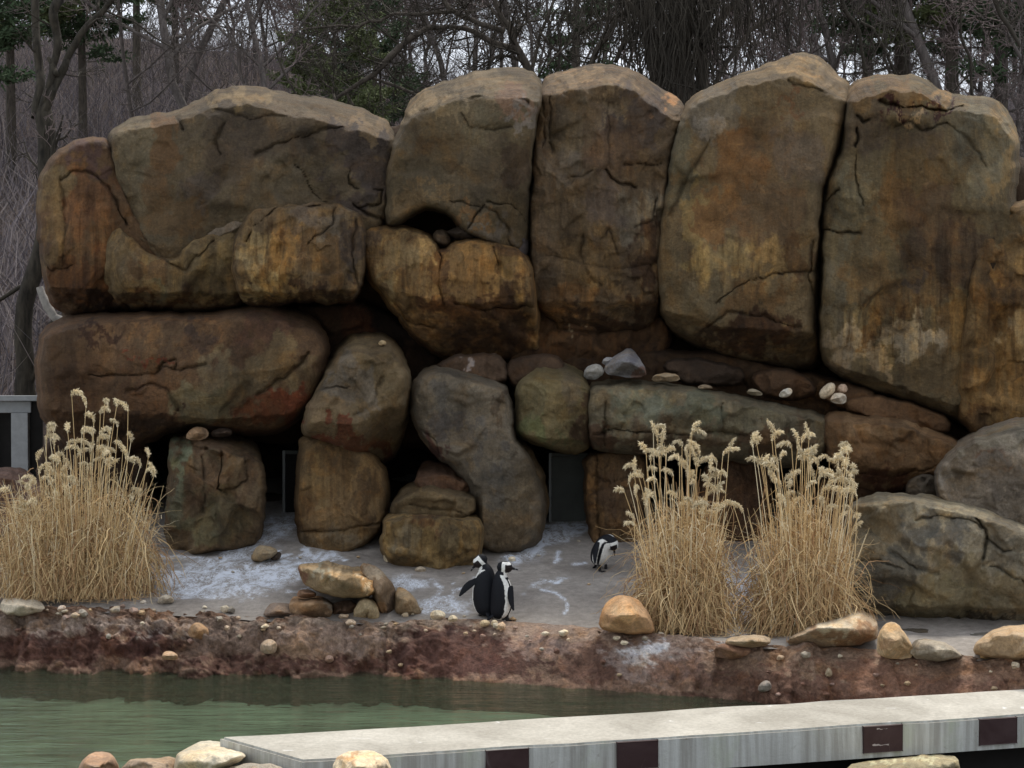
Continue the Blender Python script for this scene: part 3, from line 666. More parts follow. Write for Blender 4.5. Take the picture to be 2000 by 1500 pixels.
rock('boulder', 'broad stained boulder right of the crooked joint with white droppings on it', 'boulder',
     [(1652, 205), (1664, 166), (1700, 151), (1745, 149), (1800, 152), (1850, 188), (1900, 193), (1945, 198), (1968, 220), (1986, 270), (1987, 340), (1978, 400), (2010, 470), (2040, 640), (2010, 800), (1940, 850), (1860, 822), (1790, 790), (1700, 765), (1640, 735), (1604, 700), (1600, 600), (1604, 500), (1606, 400), (1618, 345), (1645, 290)],
     17.8, 0.62, 70, (96, 86, 60), seed=47, cell=150, fac=.08,
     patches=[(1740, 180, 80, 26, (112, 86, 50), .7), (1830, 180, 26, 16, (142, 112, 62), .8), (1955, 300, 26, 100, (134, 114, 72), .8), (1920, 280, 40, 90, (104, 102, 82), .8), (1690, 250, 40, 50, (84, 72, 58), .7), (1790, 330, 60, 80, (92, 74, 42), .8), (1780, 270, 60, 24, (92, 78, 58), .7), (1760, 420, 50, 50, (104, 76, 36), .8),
              (1660, 400, 34, 70, (98, 96, 76), .8), (1830, 420, 60, 60, (82, 62, 42), .7), (1860, 500, 90, 60, (68, 52, 38), .75), (1640, 560, 36, 60, (92, 88, 70), .8), (1700, 540, 40, 40, (112, 90, 52), .7), (1780, 560, 60, 40, (100, 76, 44), .6), (1790, 655, 60, 36, (150, 142, 120), .75), (1660, 680, 60, 40, (140, 130, 108), .7),
              (1720, 700, 14, 40, (170, 150, 112), .6), (1700, 640, 14, 40, (118, 88, 42), .8), (1880, 640, 60, 60, (104, 80, 40), .7), (1830, 720, 60, 40, (104, 88, 58), .7), (1740, 600, 60, 16, (84, 60, 30), .6), (1790, 545, 30, 14, (62, 60, 62), .6), (1750, 208, 44, 8, (64, 24, 20), .9), (1840, 215, 40, 9, (60, 26, 22), .9), (1790, 218, 34, 6, (146, 122, 84), .9)],
     cracks=[([(1720, 196), (1740, 206), (1800, 208), (1850, 214), (1880, 208)], 5, .14), ([(1672, 225), (1690, 240), (1702, 236)], 4, .1), ([(1676, 250), (1670, 285)], 4, .1), ([(1606, 448), (1640, 456), (1680, 456)], 2.5, .09), ([(1670, 300), (1675, 360), (1685, 400)], 3, .05), ([(1740, 248), (1780, 240), (1800, 255), (1850, 240)], 3, .05),
             ([(1850, 240), (1890, 270), (1930, 330)], 4, .03), ([(1612, 395), (1640, 372)], 3, .08)],
     steps=[([(1722, 218), (1815, 214), (1812, 238), (1780, 250), (1722, 240)], .07, 8)],
     ridges=[([(1652, 200), (1740, 178), (1800, 182), (1860, 215), (1940, 225), (1990, 290)], .010)], under=[([(1600, 700), (1700, 735), (1860, 790), (2040, 790)], .010)], stk=.3, stkp=[(1760, 640, 130, 80, 1.0), (1880, 560, 90, 130, .8)], group=G1)
rock('boulder', 'ochre brown boulder cut by the right edge of the view, under the broad stained boulder', 'boulder',
     [(1890, 560), (1905, 440), (1925, 408), (1990, 398), (2080, 392), (2200, 430), (2240, 640), (2200, 850), (2060, 880), (1950, 866), (1880, 835), (1862, 760)],
     17.4, 0.5, 70, (112, 90, 52), seed=53, cell=90, fac=.08, fine=1.5,
     patches=[(1960, 430, 40, 24, (104, 96, 72), .7), (1940, 500, 40, 50, (86, 68, 44), .7), (1930, 600, 40, 70, (112, 82, 36), .7), (1990, 640, 30, 50, (150, 138, 108), .5), (1950, 760, 60, 60, (106, 84, 48), .7), (1900, 810, 40, 20, (72, 50, 28), .7), (1980, 560, 30, 40, (76, 56, 34), .7)],
     cracks=[([(1900, 410), (1950, 405), (1975, 420)], 3, .06)], stk=.7, group=G1)
# recess behind the ledge, cavity rock, wall core
rock('boulder', 'dark brown rock band receding under the upper tier behind the flat ledge', 'boulder',
     [(990, 700), (1090, 690), (1300, 680), (1430, 690), (1520, 715), (1620, 735), (1720, 770), (1880, 830), (1940, 870), (1900, 920), (1700, 900), (1500, 870), (1250, 830), (1000, 800)],
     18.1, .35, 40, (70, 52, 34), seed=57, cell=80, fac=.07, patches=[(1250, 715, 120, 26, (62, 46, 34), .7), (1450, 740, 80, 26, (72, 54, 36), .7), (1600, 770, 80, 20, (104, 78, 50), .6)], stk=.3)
for i, (pp, lb, cc, yy) in enumerate([
    ([(1465, 745), (1480, 725), (1530, 718), (1575, 735), (1600, 765), (1560, 782), (1500, 776)], 'dull brown rounded stone at the back of the ledge, under the tallest boulder', (90, 66, 44), 17.5),
    ([(1290, 720), (1310, 702), (1360, 700), (1440, 712), (1460, 745), (1400, 755), (1330, 750)], 'low dark stone at the back of the ledge, right of the pointed grey rock', (68, 54, 42), 17.6),
    ([(985, 725), (1005, 700), (1060, 692), (1100, 700), (1110, 740), (1060, 755), (1000, 760)], 'brown block behind and left of the green-tinged boulder', (80, 62, 46), 17.4),
    ([(850, 716), (868, 700), (900, 692), (960, 690), (985, 702), (998, 735), (985, 752), (920, 740), (870, 730)], 'brown flat-topped block lying behind the top of the dark grey boulder', (88, 70, 54), 17.4),
    ([(1640, 780), (1700, 770), (1800, 790), (1860, 820), (1850, 850), (1760, 830), (1660, 810)], 'reddish earth-coloured block behind the right end of the ledge', (104, 76, 48), 17.35),
    ([(1600, 755), (1640, 745), (1700, 760), (1720, 790), (1650, 800), (1610, 785)], 'brown stone behind the three pale stones on the ledge', (96, 70, 44), 17.5)]):
    rock('boulder', lb, 'boulder', pp, yy, .25, 24, cc, seed=60 + i, res=3, cell=50, fac=.05, low=.03, patches=[((920), 705, 10, 14, (160, 160, 164), .8)] if i == 3 else ())
rock('boulder', 'black-brown cavity rock in the deep hollow above the egg-shaped boulder', 'boulder',
     [(560, 600), (640, 585), (730, 590), (800, 640), (860, 700), (1000, 720), (1000, 800), (900, 860), (800, 880), (640, 860), (560, 760)],
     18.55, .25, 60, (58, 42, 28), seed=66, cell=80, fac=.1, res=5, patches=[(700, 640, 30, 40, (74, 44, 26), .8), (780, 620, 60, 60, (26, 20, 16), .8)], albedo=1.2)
core = rock('rock_core', 'dark backing rock that carries the whole boulder wall from behind', 'boulder',
     [(120, 640), (120, 400), (170, 320), (280, 280), (480, 230), (680, 255), (820, 240), (960, 190), (1120, 200), (1250, 200), (1380, 240), (1560, 170), (1760, 210), (1930, 250), (2100, 400), (2300, 420), (2300, 880), (1850, 880), (1200, 865), (760, 865), (560, 865), (120, 865)],
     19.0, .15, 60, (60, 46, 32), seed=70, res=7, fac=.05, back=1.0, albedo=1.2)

# lower tier
rock('boulder', 'long rust-brown boulder lying below the upper tier at the left, above the reed clump', 'boulder',
     [(72, 720), (80, 660), (100, 632), (140, 618), (220, 612), (330, 614), (420, 612), (480, 600), (540, 602), (590, 612), (632, 640), (642, 690), (628, 750), (600, 800), (560, 838), (500, 850), (440, 842), (380, 830), (300, 852), (230, 900), (160, 900), (110, 850), (78, 800)],
     17.7, 0.6, 85, (92, 70, 48), seed=74, cell=130, fac=.08,
     patches=[(210, 655, 50, 14, (56, 36, 26), .85), (340, 650, 90, 30, (92, 74, 52), .6), (400, 660, 30, 30, (60, 48, 44), .7), (520, 640, 60, 24, (96, 68, 52), .8), (470, 740, 90, 44, (116, 106, 80), .75), (560, 700, 40, 36, (110, 96, 66), .7), (400, 790, 60, 40, (104, 104, 80), .75), (300, 706, 40, 7, (108, 48, 26), .9),
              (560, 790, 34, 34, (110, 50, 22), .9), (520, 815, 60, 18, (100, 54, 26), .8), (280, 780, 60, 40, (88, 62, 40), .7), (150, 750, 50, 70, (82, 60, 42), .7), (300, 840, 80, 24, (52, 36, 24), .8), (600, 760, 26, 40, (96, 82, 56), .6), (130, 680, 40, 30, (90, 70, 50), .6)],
     cracks=[([(175, 734), (250, 733), (300, 730), (320, 718), (350, 722), (400, 712)], 3, .06), ([(310, 720), (320, 708), (345, 706), (340, 720)], 3, .07), ([(250, 765), (300, 750), (330, 765), (350, 800)], 5, .05), ([(500, 770), (540, 745), (585, 715), (600, 690)], 5, .07)],
     ridges=[([(80, 660), (200, 628), (420, 624), (520, 620), (640, 660)], .006)], under=[([(80, 800), (300, 810), (440, 818), (620, 800)], .010)], stk=.25, stkp=[(330, 650, 120, 60, .6)], group=G1)
rock('boulder', 'egg-shaped leaning boulder with a rust red stripe under it, balanced on a stone pier', 'boulder',
     [(592, 812), (600, 790), (616, 768), (622, 742), (645, 700), (665, 666), (700, 651), (738, 650), (775, 668), (797, 712), (802, 765), (796, 820), (786, 862), (768, 900), (738, 903), (700, 892), (650, 872), (600, 856), (590, 838)],
     17.0, 0.5, 60, (112, 98, 70), seed=80, cell=80, fac=.10, soft=7,
     patches=[(690, 670, 50, 12, (132, 116, 80), .7), (690, 750, 50, 40, (112, 108, 98), .75), (760, 740, 26, 70, (108, 92, 62), .7), (640, 790, 40, 20, (126, 108, 80), .6), (630, 838, 60, 15, (112, 54, 30), .95), (690, 852, 60, 20, (104, 58, 34), .9), (740, 885, 50, 18, (96, 54, 26), .9), (740, 830, 30, 30, (104, 88, 56), .7)],
     cracks=[([(640, 700), (680, 690), (740, 690)], 4, .03), ([(620, 765), (650, 755), (680, 760)], 3, .04), ([(690, 810), (730, 790), (745, 740)], 5, .03)],
     ridges=[([(600, 790), (640, 735), (690, 690), (760, 690), (800, 730)], .012)], under=[([(590, 822), (700, 832), (750, 800), (800, 790)], .010)], group='boulders propped over the shelter openings')
rock('stone_pier', 'tan upright stone pier carrying the egg-shaped boulder, its foot on the concrete', 'pier',
     [(576, 1000), (580, 890), (590, 850), (640, 850), (700, 870), (750, 900), (764, 960), (756, 1010), (748, 1040), (700, 1056), (640, 1066), (600, 1076), (572, 1072), (580, 1040)],
     17.35, .45, 50, (112, 92, 60), seed=84, cell=90, fac=.08,
     patches=[(620, 940, 30, 50, (128, 108, 70), .7), (660, 1000, 50, 30, (118, 96, 62), .6), (600, 1000, 20, 40, (108, 82, 48), .7), (720, 960, 30, 40, (78, 62, 42), .7), (660, 900, 50, 20, (88, 70, 46), .6), (640, 1060, 70, 10, (124, 112, 88), .7)],
     cracks=[([(580, 1040), (640, 1038), (700, 1030), (750, 1020)], 3, .05)], stk=.4, group='stone piers')
rock('stone_pier', 'green-tinged chunky stone pier left of the first opening, a small tan stone on its top', 'pier',
     [(330, 900), (331, 860), (345, 846), (400, 842), (450, 848), (500, 860), (508, 890), (520, 940), (516, 1000), (505, 1040), (470, 1050), (410, 1062), (350, 1066), (322, 1050), (325, 980)],
     17.15, .45, 40, (98, 84, 62), seed=88, cell=60, fac=.13, soft=7,
     patches=[(342, 900, 14, 60, (112, 132, 108), .85), (345, 990, 24, 50, (98, 104, 82), .8), (400, 1030, 40, 26, (104, 108, 80), .7), (440, 1000, 40, 40, (92, 88, 64), .6), (400, 870, 60, 20, (106, 84, 64), .7), (400, 940, 30, 30, (92, 70, 50), .6), (490, 920, 20, 60, (78, 62, 46), .7)],
     cracks=[([(340, 870), (420, 875), (470, 890), (500, 885)], 3, .05), ([(430, 880), (435, 920), (425, 955), (440, 960)], 3, .07), ([(478, 890), (480, 940), (460, 955), (425, 955)], 3, .05), ([(395, 890), (400, 1000)], 4, .04)],
     ridges=[([(325, 880), (420, 878), (520, 905)], .012)], stk=.2, group='stone piers')
rock('boulder', 'dark bluish grey mottled boulder standing in the middle, left of the door opening', 'boulder',
     [(800, 800), (806, 755), (822, 722), (852, 712), (920, 722), (985, 745), (1002, 790), (1002, 850), (1034, 890), (1056, 930), (1066, 985), (1062, 1040), (1040, 1080), (950, 1085), (916, 1050), (916, 965), (895, 925), (850, 888), (812, 840)],
     16.95, .42, 50, (108, 96, 78), warm=False, seed=92, cell=80, fac=.06, fine=1.2,
     patches=[(900, 760, 60, 26, (116, 104, 86), .6), (880, 820, 40, 26, (76, 72, 74), .6), (960, 800, 30, 40, (104, 94, 78), .6), (930, 880, 40, 40, (88, 84, 80), .6), (842, 880, 14, 30, (84, 46, 40), .85), (860, 770, 30, 30, (84, 80, 76), .5), (985, 800, 10, 60, (84, 66, 48), .7), (985, 1030, 80, 50, (104, 86, 60), .95), (1020, 950, 36, 60, (98, 84, 62), .9), (970, 960, 30, 30, (92, 84, 72), .7)],
     cracks=[([(820, 840), (850, 860), (860, 900)], 4, .04)], ridges=[([(810, 745), (860, 730), (990, 765)], .012)], under=[([(800, 840), (900, 900), (930, 950)], .006)], group='boulders propped over the shelter openings')
rock('stone_pier', 'brown-grey flaring pier behind the dark grey boulder, left jamb of the door opening', 'pier',
     [(960, 960), (985, 900), (996, 850), (1020, 858), (1046, 890), (1062, 930), (1072, 980), (1064, 1020), (1040, 1040), (1000, 1052), (960, 1062)],
     17.35, .4, 45, (98, 84, 60), seed=96, cell=70, fac=.07, patches=[(1000, 960, 36, 50, (92, 84, 66), .7), (950, 1010, 26, 30, (112, 92, 58), .6), (1030, 1000, 24, 30, (84, 68, 46), .7)], stk=.6, group='stone piers')
rock('boulder', 'smallest brown capstone on top of the stack in front of the dark grey boulder', 'boulder',
     [(806, 952), (820, 908), (846, 900), (884, 910), (908, 926), (922, 946), (914, 966), (860, 966)],
     16.75, .2, 16, (104, 78, 60), seed=100, res=2.4, cell=36, fac=.05, ridges=[([(812, 935), (850, 925), (914, 942)], .012)])
rock('boulder', 'rounded olive boulder in the middle of the stack in front of the dark grey boulder', 'boulder',
     [(760, 1004), (776, 960), (806, 940), (850, 938), (898, 944), (924, 958), (936, 994), (912, 1018), (840, 1018), (780, 1014)],
     16.65, .32, 28, (104, 90, 62), seed=103, res=2.6, cell=60, fac=.06, patches=[(820, 962, 16, 8, (150, 128, 84), .8), (880, 970, 30, 16, (92, 82, 60), .6)], cracks=[([(800, 985), (860, 995), (900, 1000)], 3, .04)], ridges=[([(768, 985), (830, 960), (924, 975)], .010)])
rock('boulder', 'broad streaked base boulder of the stack in front of the dark grey boulder', 'boulder',
     [(748, 1040), (752, 1008), (770, 996), (840, 1002), (900, 1006), (935, 1000), (946, 1040), (940, 1080), (905, 1098), (870, 1108), (810, 1096), (760, 1082), (742, 1066)],
     16.45, .38, 30, (112, 98, 66), base_in=True, seed=106, res=2.6, cell=60, fac=.07, patches=[(790, 1040, 30, 26, (126, 120, 98), .7), (850, 1020, 30, 16, (92, 66, 42), .8), (900, 1060, 30, 30, (100, 88, 58), .7), (860, 1085, 40, 14, (132, 118, 82), .6)],
     ridges=[([(748, 1018), (840, 1014), (946, 1018)], .012)], stk=.8)
rock('boulder', 'green-tinged boulder propped left of the flat ledge, above the door opening', 'boulder',
     [(1004, 830), (1010, 762), (1020, 735), (1050, 711), (1092, 707), (1130, 718), (1150, 745), (1158, 800), (1154, 870), (1136, 886), (1090, 882), (1042, 866), (1008, 850)],
     17.0, .42, 42, (108, 100, 66), seed=110, cell=70, fac=.09,
     patches=[(1040, 830, 36, 34, (98, 112, 70), .8), (1090, 780, 30, 40, (120, 108, 70), .7), (1110, 750, 24, 30, (104, 96, 80), .6), (1142, 820, 12, 60, (78, 56, 36), .85), (1090, 870, 40, 10, (84, 92, 56), .7), (1030, 780, 14, 30, (108, 104, 74), .6)],
     ridges=[([(1008, 760), (1050, 735), (1150, 750)], .010)], under=[([(1000, 838), (1060, 856), (1158, 858)], .010)], group='boulders propped over the shelter openings')
rock('rock_ledge', 'long flat-topped ledge slab with pale stones lying on it, right of the green-tinged boulder', 'ledge',
     [(1148, 800), (1152, 748), (1170, 740), (1230, 738), (1300, 744), (1400, 762), (1500, 783), (1590, 800), (1618, 815), (1622, 860), (1606, 905), (1540, 915), (1450, 905), (1350, 895), (1250, 888), (1160, 884), (1150, 860)],
     17.0, .5, 34, (108, 98, 74), warm=False, seed=114, cell=80, fac=.10, soft=8,
     patches=[(1260, 790, 70, 34, (108, 112, 92), .8), (1380, 800, 50, 30, (104, 108, 84), .7), (1480, 810, 50, 22, (116, 108, 80), .7), (1170, 790, 18, 40, (96, 84, 62), .7), (1170, 860, 26, 20, (88, 56, 32), .8), (1300, 860, 120, 20, (84, 64, 42), .75), (1500, 870, 90, 22, (92, 62, 38), .7), (1580, 850, 26, 40, (104, 78, 50), .6), (1350, 770, 200, 7, (130, 112, 80), .5)],
     cracks=[([(1160, 850), (1200, 838), (1300, 850), (1400, 845), (1480, 850)], 4, .07), ([(1408, 790), (1412, 840)], 2.5, .05), ([(1180, 780), (1182, 880)], 3, .05)],
     ridges=[([(1148, 762), (1300, 760), (1620, 826)], .02)], under=[([(1150, 852), (1400, 862), (1620, 870)], .010)], stk=.15)
rock('rock_ledge', 'brown right-hand end of the ledge sloping down towards the grey boulder', 'ledge',
     [(1604, 860), (1612, 806), (1640, 800), (1720, 806), (1780, 818), (1850, 842), (1880, 868), (1870, 905), (1845, 935), (1790, 955), (1720, 965), (1670, 950), (1625, 915)],
     16.9, .45, 36, (116, 88, 56), seed=118, cell=80, fac=.10, soft=8,
     patches=[(1720, 830, 90, 16, (136, 108, 72), .7), (1680, 880, 50, 30, (112, 84, 50), .6), (1790, 880, 50, 30, (120, 92, 58), .6), (1720, 940, 60, 20, (84, 46, 26), .85), (1850, 880, 20, 20, (108, 96, 74), .6)],
     cracks=[([(1612, 810), (1614, 880)], 3, .06), ([(1680, 925), (1760, 930), (1860, 900)], 4, .06)], ridges=[([(1604, 822), (1760, 835), (1880, 878)], .016)], under=[([(1604, 890), (1700, 915), (1880, 915)], .010)])
rock('stone_pier', 'brown pier right of the door opening, under the left end of the ledge', 'pier',
     [(1142, 960), (1140, 884), (1200, 878), (1260, 884), (1262, 960), (1250, 1050), (1220, 1080), (1185, 1072), (1156, 1060), (1146, 1020)],
     17.35, .32, 34, (96, 76, 52), seed=122, cell=60, fac=.08, patches=[(1156, 970, 10, 70, (124, 96, 58), .7), (1200, 960, 30, 40, (88, 68, 50), .7), (1220, 1040, 30, 20, (104, 88, 66), .6)], cracks=[([(1164, 890), (1170, 1050)], 3, .05), ([(1160, 930), (1190, 940), (1250, 925)], 3, .04)], stk=.5, group='stone piers')
rock('stone_pier', 'brown pier half hidden behind the right-hand reed clumps', 'pier',
     [(1360, 960), (1380, 900), (1440, 884), (1500, 900), (1510, 960), (1500, 1040), (1440, 1050), (1370, 1046)],
     17.4, .3, 34, (88, 66, 48), seed=124, cell=60, fac=.07, stk=.4, group='stone piers')
rock('stone_pier', 'dark brown pier behind the right reeds, touching the big cracked boulder', 'pier',
     [(1590, 960), (1620, 900), (1680, 900), (1800, 930), (1830, 1000), (1800, 1060), (1640, 1070), (1595, 1050)],
     17.4, .3, 34, (84, 60, 40), seed=126, cell=60, fac=.07, group='stone piers')
rock('boulder', 'big cracked boulder with a pale flat rim, right of the reeds', 'boulder',
     [(1652, 1010), (1672, 975), (1710, 964), (1770, 964), (1840, 972), (1900, 986), (1960, 1004), (2040, 1040), (2140, 1080), (2170, 1180), (2100, 1260), (1980, 1240), (1860, 1236), (1760, 1225), (1690, 1215), (1652, 1160), (1642, 1090)],
     14.85, .5, 55, (140, 130, 106), base_in=True, warm=False, seed=130, cell=110, fac=.10, fine=1.4,
     patches=[(1820, 978, 160, 12, (156, 142, 110), .8), (1960, 1010, 60, 12, (158, 144, 112), .7), (1700, 1040, 50, 50, (122, 106, 76), .7), (1830, 1040, 60, 36, (92, 90, 84), .8), (1740, 1120, 70, 50, (88, 86, 78), .8), (1870, 1120, 50, 40, (110, 96, 62), .7), (1960, 1060, 40, 40, (98, 90, 74), .7),
              (1840, 1180, 110, 36, (112, 100, 62), .7), (1960, 1160, 60, 40, (120, 106, 72), .7), (1700, 1190, 50, 24, (78, 74, 64), .8), (1850, 1220, 160, 12, (58, 48, 36), .8), (1680, 980, 20, 20, (128, 104, 66), .6)],
     cracks=[([(1905, 1010), (1925, 1030), (1930, 1060), (1918, 1100)], 4, .12), ([(1930, 1050), (1960, 1080), (1975, 1075)], 3, .06), ([(1790, 1015), (1830, 1008), (1890, 1012), (1920, 1030)], 3, .05), ([(1918, 1100), (1950, 1110), (2000, 1140)], 3, .05), ([(1740, 1080), (1790, 1110), (1830, 1120)], 4, .04), ([(1660, 1100), (1720, 1095), (1760, 1110)], 3, .03)],
     ridges=[([(1650, 990), (1780, 982), (1900, 1006), (2040, 1060)], .018)], under=[([(1650, 1180), (2100, 1190)], .010)], stk=.15)
rock('boulder', 'pale-topped grey-brown boulder behind the big cracked boulder at the right edge', 'boulder',
     [(1822, 930), (1840, 890), (1880, 856), (1940, 822), (1985, 803), (2040, 800), (2120, 850), (2150, 960), (2120, 1050), (2000, 1040), (1900, 1010), (1830, 985)],
     16.3, .5, 55, (140, 126, 108), warm=False, seed=134, cell=100, fac=.07, fine=1.6,
     patches=[(1950, 845, 70, 26, (140, 130, 108), .75), (1930, 890, 26, 8, (124, 84, 56), .7), (1960, 930, 70, 40, (96, 86, 76), .7), (1880, 900, 30, 40, (118, 102, 80), .6)], ridges=[([(1822, 915), (1900, 868), (2000, 840), (2120, 880)], .014)])
rock('boulder', 'small grey stone tucked between the ledge end and the grey-brown boulder', 'boulder',
     [(1765, 960), (1780, 935), (1810, 925), (1835, 935), (1835, 975), (1790, 980)], 16.4, .2, 18, (104, 98, 86), seed=137, res=2.6, cell=40)
rock('boulder', 'mauve-brown low boulder in front of the grey fence at the left edge', 'boulder',
     [(-120, 960), (-60, 925), (0, 912), (50, 916), (84, 945), (100, 1000), (90, 1060), (0, 1100), (-120, 1100)],
     16.6, .35, 45, (116, 92, 84), seed=140, cell=60, fac=.07, patches=[(60, 940, 20, 20, (134, 114, 100), .6)], ridges=[([(-120, 950), (0, 935), (84, 960)], .012)])
rock('boulder', 'shadowed brown rock under the long rust-brown boulder, behind the left reed clump', 'boulder',
     [(80, 860), (200, 850), (290, 850), (300, 900), (290, 1040), (200, 1060), (90, 1040), (70, 940)],
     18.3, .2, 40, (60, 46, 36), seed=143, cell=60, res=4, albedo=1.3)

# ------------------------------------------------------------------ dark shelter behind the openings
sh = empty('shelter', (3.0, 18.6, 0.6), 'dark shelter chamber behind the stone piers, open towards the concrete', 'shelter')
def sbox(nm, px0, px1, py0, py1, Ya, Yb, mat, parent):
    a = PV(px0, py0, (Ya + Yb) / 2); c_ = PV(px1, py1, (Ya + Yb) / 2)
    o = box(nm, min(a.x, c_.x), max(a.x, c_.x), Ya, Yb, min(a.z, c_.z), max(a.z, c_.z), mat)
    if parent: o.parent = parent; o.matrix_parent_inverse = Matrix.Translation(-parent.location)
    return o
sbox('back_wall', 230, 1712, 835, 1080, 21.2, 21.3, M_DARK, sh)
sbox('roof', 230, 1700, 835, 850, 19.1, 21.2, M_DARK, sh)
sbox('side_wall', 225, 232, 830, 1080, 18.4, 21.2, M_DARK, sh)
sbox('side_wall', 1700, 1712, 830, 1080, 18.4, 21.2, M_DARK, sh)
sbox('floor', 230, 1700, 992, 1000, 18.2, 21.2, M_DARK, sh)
def door(px0, px1, py0, py1, Y, lb, leaf=True, xf=None):
    a = PV(px0, py1, Y); d = empty('shelter_door', (a.x, Y, a.z), lb, 'door')
    c_ = PV(px1, py0, Y); w_, h_ = c_.x - a.x, c_.z - a.z
    for nm, bx in (('post', (0, .03, 0, .05, 0, h_)), ('post', (w_ - .03, w_, 0, .05, 0, h_)), ('lintel', (0.03, w_ - .03, 0, .05, h_ - .04, h_))):
        box(nm, *bx, M_FRAME if bx[0] == 0 else M_DOOR, d)
    if leaf: box('panel', .035, w_ - .035, .015, .04, 0.01, h_ - .045, M_DOOR, d)
    else: box('panel', .035, w_ - .035, .015, .04, 0.01, h_ - .045, M_DARK, d)  # no leaf: near-black sheet added to paint the doorway's shade
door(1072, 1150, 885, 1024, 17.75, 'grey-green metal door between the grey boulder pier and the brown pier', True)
door(552, 590, 880, 1008, 18.1, 'narrow dark metal-framed opening beside the pier of the egg-shaped boulder', False)

#@@REST
# ------------------------------------------------------------------ loose stones
def planeY(px, py, z):
    dx = (px - 1000) / 3000; dy = -(py - 750) / 3000
    k = (z - CAMZ) / (-sa + dy * ca); return k * (ca + dy * sa)

def Yat(px, py):
    lip = float(curve_y(px, LIP)); wat = float(curve_y(px, WAT))
    if py <= lip - 4:
        Yf = planeY(px, py, 0.0)
        return Yf if Yf < 14 else 13650 / (py - 250)
    m_ = (np.abs(BKX - px) < 5) & (np.abs(BKY - py) < 3.5) & (BKZ > WZ)
    if m_.any(): return float(BKD[m_].min()) - .01
    a = min(1.0, (py - lip) / (wat - lip)); Yl_, Yw_ = float(lipYf(px)), float(watY(px))
    return Yl_ * (1 - a) + Yw_ * a - 0.10 * math.sin(a * math.pi)

def poly_stone(px, pb, w, h, seed):
    r = np.random.RandomState(seed); n = r.randint(6, 9)
    a = np.linspace(0, 2 * math.pi, n, endpoint=False) + r.rand() * 6 + r.randn(n) * 0.18
    rr = 1 + r.randn(n) * 0.13
    x = px + np.cos(a) * rr * w / 2; y = pb - h / 2 + np.sin(a) * rr * h / 2
    y = np.minimum(y, pb)
    return list(zip(x, y))

def stone(name, label, pts, col, seed, Y=None, T=None, group=None, cat='stone', **kw):
    pts = np.asarray(pts, float); w = np.ptp(pts[:, 0]); h = np.ptp(pts[:, 1]); pb = pts[:, 1].max(); cx = pts[:, 0].mean()
    if Y is None: Y = Yat(cx, pb - 1) + 0.02
    T = T or w / 3000 * Y * 0.42
    a = dict(R=min(w, h) * 0.42, res=max(2.0, min(3.2, w / 16)), cell=max(12, w * 0.42), fac=T * 0.32, low=T * 0.08, wob=min(1.6, h * .05), back=T * 1.0, soft=6, smooth_it=1, mat=M_STONE, fine=0.7, cuts=7)
    a.update(kw)
    return rock(name, label, cat, pts, Y, T, col=col, seed=seed, group=group, **a)

TAN, ORG, PALE, GREY, BRN = (170, 142, 104), (176, 128, 78), (196, 184, 158), (150, 142, 128), (124, 98, 72)
stone('stone', 'pointed bluish grey rock, largest stone lying on the flat ledge', [(1178, 728), (1184, 706), (1208, 690), (1228, 677), (1246, 694), (1262, 722), (1264, 736), (1215, 738)], (118, 118, 122), 201, 16.85, .28,
      patches=[(1240, 705, 12, 14, (88, 88, 98), .7), (1200, 725, 14, 8, (160, 160, 160), .6), (1250, 730, 20, 4, (110, 74, 54), .8)], ridges=[([(1178, 715), (1228, 700), (1264, 725)], .01)])
stone('stone', 'small grey stone leaning on the left foot of the pointed bluish grey rock', [(1140, 740), (1143, 718), (1160, 710), (1176, 714), (1180, 730), (1165, 742)], (134, 132, 126), 202, 16.85)
stone('stone', 'little grey stone behind the pointed rock on the ledge', [(1174, 712), (1180, 698), (1198, 698), (1200, 712)], (132, 130, 130), 203, 17.0)
stone('stone', 'flat tan stone on the ledge just right of the pointed grey rock', [(1272, 744), (1276, 732), (1300, 727), (1325, 730), (1330, 744), (1300, 747)], (150, 128, 96), 204, 16.85)
stone('stone', 'white pebble-like stone lying alone midway along the ledge', [(1520, 772), (1526, 762), (1542, 756), (1550, 764), (1540, 776), (1524, 777)], (188, 180, 162), 205, 16.8)
stone('stone', 'tall tan stone of the three pale stones at the right of the ledge', [(1598, 774), (1606, 756), (1620, 744), (1634, 748), (1630, 768), (1614, 781)], (180, 162, 132), 206, 16.8)
stone('stone', 'pinkish stone, uppermost of the three pale stones at the right of the ledge', [(1634, 764), (1638, 750), (1654, 750), (1656, 764), (1644, 768)], (164, 136, 112), 207, 16.85)
stone('stone', 'light grey stone, lowest of the three pale stones at the right of the ledge', [(1620, 784), (1626, 770), (1644, 766), (1655, 772), (1652, 788), (1632, 789)], (176, 168, 152), 208, 16.72)
stone('stone', 'small flat light stone near the end of the ledge behind the reeds', [(1455, 768), (1465, 758), (1482, 762), (1492, 772), (1472, 773)], (150, 136, 108), 209, 16.85)
stone('stone', 'thin flat stone on the ledge between the flat tan stone and the white one', [(1360, 758), (1370, 750), (1388, 752), (1394, 760), (1375, 762)], (132, 112, 84), 210, 16.9)
stone('stone', 'tan stone with a hole-like notch lying on top of the green-tinged pier', [(362, 852), (372, 838), (390, 832), (408, 840), (406, 855), (386, 860), (364, 858)], (160, 128, 96), 211, 16.85)
stone('stone', 'dark flat stone on top of the green-tinged pier beside the tan one', [(408, 850), (420, 836), (450, 836), (455, 850), (430, 856)], (70, 56, 46), 212, 16.95)
stone('stone', 'tiny pale stone on the crown of the egg-shaped boulder', [(738, 672), (742, 664), (752, 664), (756, 672), (746, 676)], (164, 142, 102), 213, 16.7)
